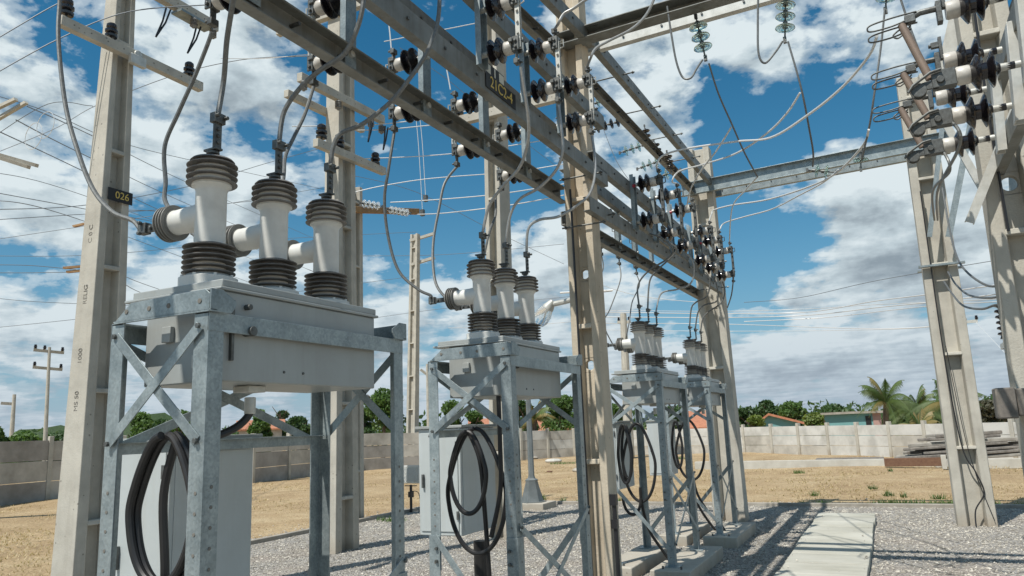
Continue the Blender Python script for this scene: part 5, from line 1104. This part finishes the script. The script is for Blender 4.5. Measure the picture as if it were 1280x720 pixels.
def palm(px, ytop, dist, span, label, seed, name='palm_tree', yellow=False):
    rnd = random.Random(seed); top = far(px, ytop, dist); R0 = span / F * dist / 2; H = top.z - R0 * .95; base = Vector((top.x, top.y, 0)); t = T(name, base, label, 'palm tree', 'palm trees beyond the wall')
    c = base + Vector((.2, 0, H)); g = G(); g.tube(smooth_path([base, base + Vector((.05, 0, H * .5)), c], 4), [.22, .18, .17, .16, .15, .15, .14, .14, .13], 8); t.part(g, 'trunk', 'trunk')
    g = G()
    for i in range(22):
        a = 2 * PI * i / 22 + rnd.uniform(-.35, .35); el = rnd.uniform(-.1, 1.45); l = R0 * rnd.uniform(1.15, 1.6); pts = []
        for k in range(11):
            s = k / 10; r = l * s * math.cos(el) * (1 - .1 * s) + l * .12 * s * s; z = l * (s * math.sin(el) - (.34 + .42 * math.cos(el)) * s ** 2.2 * .95)
            pts.append(c + Vector((math.cos(a) * r, math.sin(a) * r, z)))
        g.mat(0).tube(pts, [.03 * (1 - .8 * k / 10) for k in range(11)], 4)
        sd_ = Vector((-math.sin(a), math.cos(a), 0)); dry = rnd.random() < (.8 if yellow else .12); g.mat(1 if dry else 0)
        P = smooth_path(pts[1:], 6)
        for k, p in enumerate(P[:-1]):
            d = (P[k + 1] - p).normalized(); s = k / len(P); ll = l * .25 * math.sin(min(1, .25 + s * .9) * PI) ** .5 + .05
            for sg in (-1, 1):
                tip = p + (sd_ * sg * .62 + d * .5 + Vector((0, 0, -.95 - .3 * rnd.random()))).normalized() * ll * rnd.uniform(.8, 1.15); g.add([p, p + d * .030, tip], [(0, 1, 2)])
    g.mat(0); t.part(g, 'crown', ['leaf_palm', 'leaf_dry'], sharp=180)
palm(1098, 468, 46, 66, 'left coconut palm beyond the wall, full round crown', 1)
palm(1137, 477, 50, 60, 'thin drooping palm between the two full palms', 2)
palm(1176, 464, 42, 70, 'right coconut palm with an upright spear, beside the pole by the path', 3)
palm(1140, 508, 40, 52, 'low palm with yellow drooping fronds just over the wall', 4, yellow=True)
palm(664, 500, 44, 50, 'palm with yellowing fronds seen through the second frame', 5, yellow=True)
# far wood along the horizon
g = G(); rnd = random.Random(77)
for i in range(120):
    px = -150 + i * 13 + rnd.uniform(-5, 5); d = rnd.uniform(95, 140); p = far(px, 540, d); h = rnd.uniform(2.2, 4.0)
    leaves(g, (p.x, p.y, h * .5), (rnd.uniform(1.5, 3), 2, h * .55), 90, .42, rnd)
tag(g.build('far_wood', 'leaf_dark', sharp=180), 'low dark wood along the horizon behind the walls', 'wood', kind='stuff')

# ------------------------------------------------------------------ timber stack, slabs, odds
def stack():
    rnd = random.Random(12); a = at(1122, 571, 'z', 0); b = at(1262, 573, 'z', 0); Z = Vector((0, 0, 1))
    y0 = 29.2; x0 = at(1122, 560, 'y', y0).x; x1 = at(1262, 560, 'y', y0).x
    n = 0; words = ['bottom', 'second', 'third', 'fourth', 'top']
    words = ['bottom', 'second', 'third', 'fourth', 'fifth', 'sixth', 'topmost']
    for lay in range(7):
        for k in range(3):
            z = .13 + lay * .125; xa = x0 + lay * .16 + rnd.uniform(-.35, .45); xb = x1 + rnd.uniform(-.4, 1.0) - (.0 if lay < 5 else rnd.uniform(.2, 1.2)); g = G(); hh = rnd.uniform(.07, .115)
            g.box(((xa + xb) / 2, y0 + k * .34 + rnd.uniform(-.09, .09), z + .055), (xb - xa, rnd.uniform(.16, .28), hh), rot=(Matrix.Rotation(rnd.uniform(-.03, .03), 3, 'Z') @ Matrix.Rotation(rnd.uniform(-.058, -.03), 3, 'Y')))
            tag(g.build('timber_beam', 'timber' if rnd.random() < .6 else 'timber_pale', bevel=.02), 'weathered grey beam in the %s layer of the stack by the right wall, %s row' % (words[lay], ['front', 'middle', 'back'][k]), 'beam', 'beams stacked by the right wall')
    for i, (px, z) in enumerate(((1140, .06), (1180, .06), (1225, .06))):
        c = at(px, 570, 'y', y0 + .3); g = G(); g.box((c.x, y0 + .3, z), (.18, 1.1, .13)); tag(g.build('bearer_block', 'concrete_old', bevel=.01), 'concrete bearer block under the %s of the beam stack' % ['left end', 'middle', 'right end'][i], 'block', 'bearer blocks')
    p = at(1105, 575, 'y', 27.6); q = at(1180, 575, 'y', 27.6); g = G(); g.box(((p.x + q.x) / 2, 27.6, .16), (q.x - p.x, .14, .26)); tag(g.build('rusty_beam', 'rust', bevel=.01), 'long rusty brown beam lying in front of the beam stack', 'beam')
    p = at(1180, 578, 'y', 27.0); g = G(); g.box((p.x, 27.0, .18), (.14, .14, .42)); tag(g.build('marker_stub', 'concrete_light', bevel=.01), 'short white concrete stub before the beam stack', 'stub')
    p = at(1020, 572, 'y', 29.5); q = at(1105, 572, 'y', 29.5); g = G(); g.box(((p.x + q.x) / 2, 29.5, .14), (q.x - p.x, .6, .18)); tag(g.build('slab_pile', 'timber', bevel=.02), 'low dark pile of slabs left of the beam stack', 'slab pile')
    for i, (px, pyy, s) in enumerate(((692, 578, .55), (728, 590, .5), (687, 590, .16), (668, 573, .3))):
        c = at(px, pyy, 'z', 0); g = G(); vs = []; r2 = random.Random(i)
        prof = [(0, s * .9), (s * .25, s), (s * .5, s * .7), (s * .6, .02)]; g.lathe(c, (0, 0, 1), [(z * (.9 + .2 * r2.random()) * .6, r * .8) for z, r in prof], 7)
        tag(g.build('boulder', ['concrete_light', 'concrete', 'rust', 'concrete_old'][i], bevel=.03, sharp=20), ['pale boulder with plants at the foot of the far wall', 'flat pale stone on the dirt beside the second frame', 'small reddish stone on the dirt', 'grey stone near the far wall'][i], 'stone')
stack()

# ------------------------------------------------------------------ distant poles
def slim_pole(px, ybase, ytop, dist_z, label, arms, r=.16, mat='concrete', dist=None):
    if dist: b = far(px[0], ybase, dist); b.z = 0
    else: b = at(px[0], ybase, 'z', 0)
    dd = math.hypot(b.x, b.y); top = far(px[1], ytop, dd); t = T('utility_pole', b, label, 'utility pole', 'distant utility poles'); g = G(); tp = Vector((top.x, top.y, top.z))
    g.tube([b, b.lerp(tp, .5), tp], [r * 1.25, r, r * .75], 10); t.part(g, 'shaft', mat)
    for (x0, y0, x1, y1, mt, ins) in arms:
        a, c = far(x0, y0, dd), far(x1, y1, dd); g = G(); g.bar(a, c, .13 * dd / 40, .12, (0, 1, 0)); o = t.part(g, 'crossarm', mt)
        for f in ins:
            p = a.lerp(c, f); g = G(); pin_insulator(g, p + Vector((0, 0, .05)), 1.3 * dd / 40); t.part(g, 'pin_insulator', ['brown_glaze', 'cast_metal'])
    return t
slim_pole((57, 62), 560, 434, 0, 'slender pole with two crossarms far behind the left wall', [(43, 437.5, 79, 441, 'concrete', (.03, .35, .97)), (42, 459, 77, 462, 'concrete', (.03, .97))], .11, dist=55)
slim_pole((14, 18), 560, 493, 0, 'short far pole with lamp at the left edge', [(2, 504, 18, 505, 'galv_bright', ())], .16, dist=70)
p = at(515, 582, 'z', 0); dd = math.hypot(p.x, p.y)
t = T('utility_pole', p, 'pale ladder-like concrete pole with two arms to the right, beyond the yard', 'utility pole', 'distant utility poles')
g = G(); tp = far(519, 293, dd); pole_shaft(g, p.x, p.y, 0, tp.z, .56, .46, .42, .30, 'y', rung0=1.1, step=1.75, lean=(tp.x - p.x, tp.y - p.y)); t.part(g, 'shaft', 'concrete', .01)
for (a, b) in (((513, 301), (543, 292)), ((514, 331), (543, 322))):
    g = G(); g.bar(far(*a, dd) , far(*b, dd), .15, .15, (0, 1, 0)); t.part(g, 'crossarm', 'concrete')
slim_pole((537, 534), 575, 455, 0, 'thin far pole between the pale pole and the second frame', [(526, 462, 536, 470, 'galv_bright', ())], .15, dist=60)
slim_pole((786, 779), 560, 392, 0, 'far pole behind the third recloser with a crossarm', [(772, 403, 788, 402, 'concrete', (.1, .9))], .22, dist=40)
slim_pole((1212, 1207), 560, 398, 0, 'far pole hidden behind the pole by the path, small white crossarm', [(1203, 403, 1222, 401, 'galv_bright', (.1, .95))], .1, dist=60)
t = T('utility_pole', far(-6, 560, 22), 'pole just outside the left edge, only its crossarm ends in view', 'utility pole', 'distant utility poles'); b = far(-8, 560, 22); b.z = 0; t.loc = b; t.o.location = b
g = G(); g.tube([b + Vector((-1.0, 0, 0)), far(-4, 60, 22) + Vector((-1.0, 0, 0))], [.2, .14], 10); t.part(g, 'shaft', 'concrete')
for a, c in (((-14, 140), (20, 124)), ((-10, 153), (33, 128)), ((-20, 188), (46, 207)), ((-20, 191), (36, 209))):
    g = G(); g.bar(far(*a, 21.8), far(*c, 21.4), .09, .09, (0, 1, 0)); t.part(g, 'crossarm', 'concrete')
t = T('utility_pole', far(98, 560, 34), 'distant pole hidden by the left pole, orange timber arms showing', 'utility pole', 'distant utility poles'); b = far(118, 560, 34); b.z = 0; t.loc = b; t.o.location = b
g = G(); g.tube([b, far(122, 270, 34)], [.2, .14], 10); t.part(g, 'shaft', 'concrete')
for a, c in (((80, 335), (126, 331)), ((84, 340), (126, 336)), ((92, 283), (122, 276))):
    g = G(); g.bar(far(*a, 34), far(*c, 34), .10, .1, (0, 1, 0)); t.part(g, 'crossarm', 'timber_orange')

# ------------------------------------------------------------------ overhead lines
def line(pts, label, r=.02, mat='wire_far', sag=0, grp='overhead lines'):
    P = [far(a, b, d) for a, b, d in pts]; g = G(); Q = smooth_path(P, 8) if len(P) > 2 else [P[0].lerp(P[1], i / 12) - Vector((0, 0, sag * 4 * (i / 12) * (1 - i / 12))) for i in range(13)]
    g.tube(Q, r, 5); tag(g.build('overhead_wire', mat, origin=P[0]), label, 'wire', grp)
lines = [
 ([(-20, 58, 9), (62, 10, 9), (95, -5, 9)], 'wire crossing the top left corner over the pin insulators', .007),
 ([(-20, 100, 9), (75, 48, 9), (160, 15, 9), (260, 6, 9)], 'wire slanting up right behind the left pole arm', .007),
 ([(34, 133, 22), (120, 172, 30), (260, 240, 50), (420, 310, 90)], 'wire running down right from the left edge arms, upper', .016),
 ([(20, 150, 22), (110, 196, 30), (250, 262, 50), (420, 335, 90)], 'wire running down right from the left edge arms, middle', .016),
 ([(0, 165, 22), (100, 212, 30), (240, 280, 50), (420, 350, 90)], 'wire running down right from the left edge arms, lower', .016),
 ([(-10, 172, 26), (60, 130, 24), (110, 132, 24), (116, 133, 24)], 'faint wire near the left edge arms', .010),
 ([(-10, 193, 20), (70, 160, 20), (120, 132, 20), (215, 95, 18), (300, 75, 16), (385, 70, 12)], 'long wire rising right behind the left pole', .009),
 ([(-10, 262, 40), (110, 256, 45), (240, 232, 50), (330, 205, 55), (420, 180, 60)], 'wire rising gently right across the left sky', .020),
 ([(-10, 240, 40), (110, 262, 45), (230, 285, 60), (330, 310, 80)], 'wire falling gently right across the left sky', .020),
 ([(-10, 250, 40), (60, 262, 42), (170, 300, 60), (330, 360, 90)], 'lower wire falling right across the left sky', .020),
 ([(-10, 275, 50), (100, 268, 55), (200, 262, 60), (330, 250, 70)], 'almost level wire at the height of the number plate', .022),
 ([(-10, 331, 60), (40, 332, 60), (95, 337, 60)], 'upper wire ending at the orange timber arms', .024),
 ([(-10, 341, 60), (40, 341, 60), (95, 340, 60)], 'lower wire ending at the orange timber arms', .024),
 ([(155, 345, 60), (200, 362, 70), (330, 405, 100)], 'wire passing behind the first bushing foot', .024),
 ([(155, 355, 60), (200, 375, 70), (330, 420, 100)], 'lower wire passing behind the first bushing foot', .024),
 ([(-10, 410, 80), (130, 395, 80), (330, 370, 90), (520, 345, 100)], 'low wire behind the tank lid', .025),
 ([(276, 73, 13), (330, 73, 13), (385, 68, 12.5)], 'thin white wire left of the near rear switch', .006),
 ([(480, 52, 12), (520, 44, 12), (600, 28, 12)], 'white wire between the steel beams near the top', .008),
 ([(365, 158, 12.5), (420, 157, 12.5), (480, 155, 12.5), (545, 146, 12.5), (640, 128, 12.5)], 'upper white wire leaving the three-armed pole', .009),
 ([(420, 163, 12.5), (480, 162, 12.5), (545, 156, 12.5), (640, 148, 12.5)], 'second white wire leaving the three-armed pole', .009),
 ([(440, 199, 13), (530, 195, 13), (600, 188, 13), (700, 172, 13)], 'white wire level with the lowest crossarm of the three-armed pole', .009),
 ([(440, 241, 15), (480, 232, 15), (540, 223, 15), (640, 215, 15), (705, 205, 15)], 'white wire from the timber arm top clamp', .010),
 ([(488, 253, 15.6), (540, 250, 15), (620, 243, 14), (705, 230, 13)], 'white wire from the left glass string', .010),
 ([(522, 268, 16), (560, 266, 15), (640, 256, 14), (705, 244, 13)], 'white wire from the right glass string', .010),
 ([(518, 130, 16), (523, 180, 16), (528, 262, 16)], 'left of two thin vertical wires in blue sky', .007),
 ([(523, 130, 16), (528, 180, 16), (532, 246, 16)], 'right of two thin vertical wires in blue sky', .007),
 ([(484, 15, 10), (487, 38, 10), (489, 60, 10)], 'bright wire dropping on the rear switch', .010),
 ([(556, 75, 11), (560, 95, 11), (563, 112, 11)], 'bright wire dropping on the next rear switch', .010),
 ([(740, 390, 60), (900, 392, 60), (1010, 390, 60), (1090, 377, 50), (1160, 368, 45), (1290, 350, 40)], 'topmost pale line of the bundle across the right sky', .030, 'cable_bright'),
 ([(740, 396, 60), (900, 397, 60), (1010, 394, 60), (1100, 384, 50), (1180, 376, 45), (1290, 362, 40)], 'second pale line of the bundle across the right sky', .030, 'cable_bright'),
 ([(740, 388, 62), (900, 389, 62), (1010, 386, 62), (1090, 381, 55), (1290, 372, 40)], 'thin line within the bundle across the right sky', .02, 'cable_bright'),
 ([(930, 402, 60), (1030, 397, 60), (1120, 387, 55), (1180, 381, 50), (1290, 375, 40)], 'lowest pale line of the bundle across the right sky', .026, 'cable_bright'),
 ([(740, 404, 70), (900, 405, 70), (1100, 411, 60), (1200, 403, 60)], 'dark line to the small white crossarm', .026),
 ([(740, 412, 80), (900, 414, 80), (1100, 412, 70), (1206, 405, 60)], 'lower dark line to the small white crossarm', .022),
 ([(1220, 403, 60), (1236, 420, 55), (1260, 445, 50)], 'line dropping right from the small white crossarm', .018),
 ([(560, 410, 80), (640, 408, 80), (740, 400, 70)], 'pale line behind the second recloser', .025, 'cable_bright'),
 ([(450, 400, 80), (560, 385, 80), (700, 372, 80), (765, 364, 60)], 'faint line behind the second recloser', .022),
 ([(700, 366, 40), (745, 364, 40), (766, 363, 40)], 'short thick arm line right of the central pole', .05, 'cable_bright'),
 ([(-10, 215, 45), (80, 236, 50), (230, 290, 70), (330, 330, 90)], 'steeper thin wire crossing the left pole', .018),
 ([(-10, 300, 60), (110, 282, 60), (240, 262, 60), (420, 232, 70)], 'thin wire rising right below the number plate', .020),
 ([(150, 262, 40), (230, 270, 45), (300, 300, 60), (420, 352, 80)], 'thin wire dropping behind the nearest bushings', .018),
 ([(-10, 118, 30), (60, 140, 32), (150, 178, 35), (260, 205, 40), (420, 240, 55)], 'thin wire passing behind the left pole above the plate', .014),
 ([(-10, 320, 70), (130, 318, 70), (330, 300, 75), (520, 290, 80)], 'nearly level wire behind the bushings', .022),
 ([(-10, 372, 80), (60, 378, 80), (240, 385, 85), (330, 392, 90)], 'lowest level wire at the left', .024),
 ([(420, 215, 50), (520, 240, 55), (620, 290, 60), (705, 330, 70)], 'faint wire falling right across the central blue sky', .018),
 ([(500, 60, 25), (560, 100, 28), (620, 150, 32), (705, 215, 38)], 'thin wire falling right between the steel beams', .010),
 ([(440, 320, 60), (560, 318, 60), (705, 305, 60)], 'level faint wire above the second recloser', .020),
 ([(735, 350, 60), (800, 370, 60), (900, 380, 60)], 'thin wire right of the central pole', .022, 'cable_bright'),
 ([(930, 378, 50), (1000, 372, 50), (1100, 350, 45), (1290, 318, 40)], 'rising thin line in the right cloud', .018),
 ([(750, 150, 20), (770, 200, 20), (790, 230, 20)], 'thin jumper behind the tension strings', .008),
]
for l in lines: line(l[0], l[1], l[2], l[3] if len(l) > 3 else ('cable_bright' if 'white' in l[1] or 'bright' in l[1] or 'vertical' in l[1] else 'wire_far'))
# small clamps on the two thin vertical wires
for (px, pyy, lb) in ((528, 266, 'left'), (532, 248, 'right')):
    c = far(px, pyy, 16); g = G(); g.box(c, (.08, .08, .14)); tag(g.build('line_clamp', 'cast_metal'), 'small clamp at the foot of the %s thin vertical wire' % lb, 'clamp', 'line clamps')
# lattice mast at the right edge
t = T('lattice_mast', (2.2, 12, 0), 'slim pale lattice mast behind the channels at the top right', 'mast'); a = far(1262, 330, 14); b = far(1276, 330, 14); A2 = far(1266, 0, 14); B2 = far(1290, 0, 14); g = G()
a0 = Vector((a.x, a.y, 0)); b0_ = Vector((b.x, b.y, 0)); g.tube([a0, A2], .014, 6); g.tube([b0_, B2], .014, 6)
for k in range(14):
    s, e = k / 14, (k + 1) / 14; g.tube([a0.lerp(A2, s), b0_.lerp(B2, e)], .007, 4); g.tube([b0_.lerp(B2, s), a0.lerp(A2, s)], .007, 4)
t.loc = Vector((a.x, a.y, 0)); t.o.location = t.loc; t.part(g, 'lattice', 'galv_bright')
# coil of spare wire hanging on the left lines
c = far(42, 170, 22); g = G()
for k, (dx, dz) in enumerate(((0, 0), (.35, .25))): g.tube([c + Vector((math.cos(q / 20 * 2 * PI) * .36 + dx, dx * .2, math.sin(q / 20 * 2 * PI) * .36 + dz)) for q in range(21)], .008, 5)
tag(g.build('wire_coil', 'cable_bright', origin=c), 'two loose loops of spare wire hanging on the upper left lines', 'wire coil')
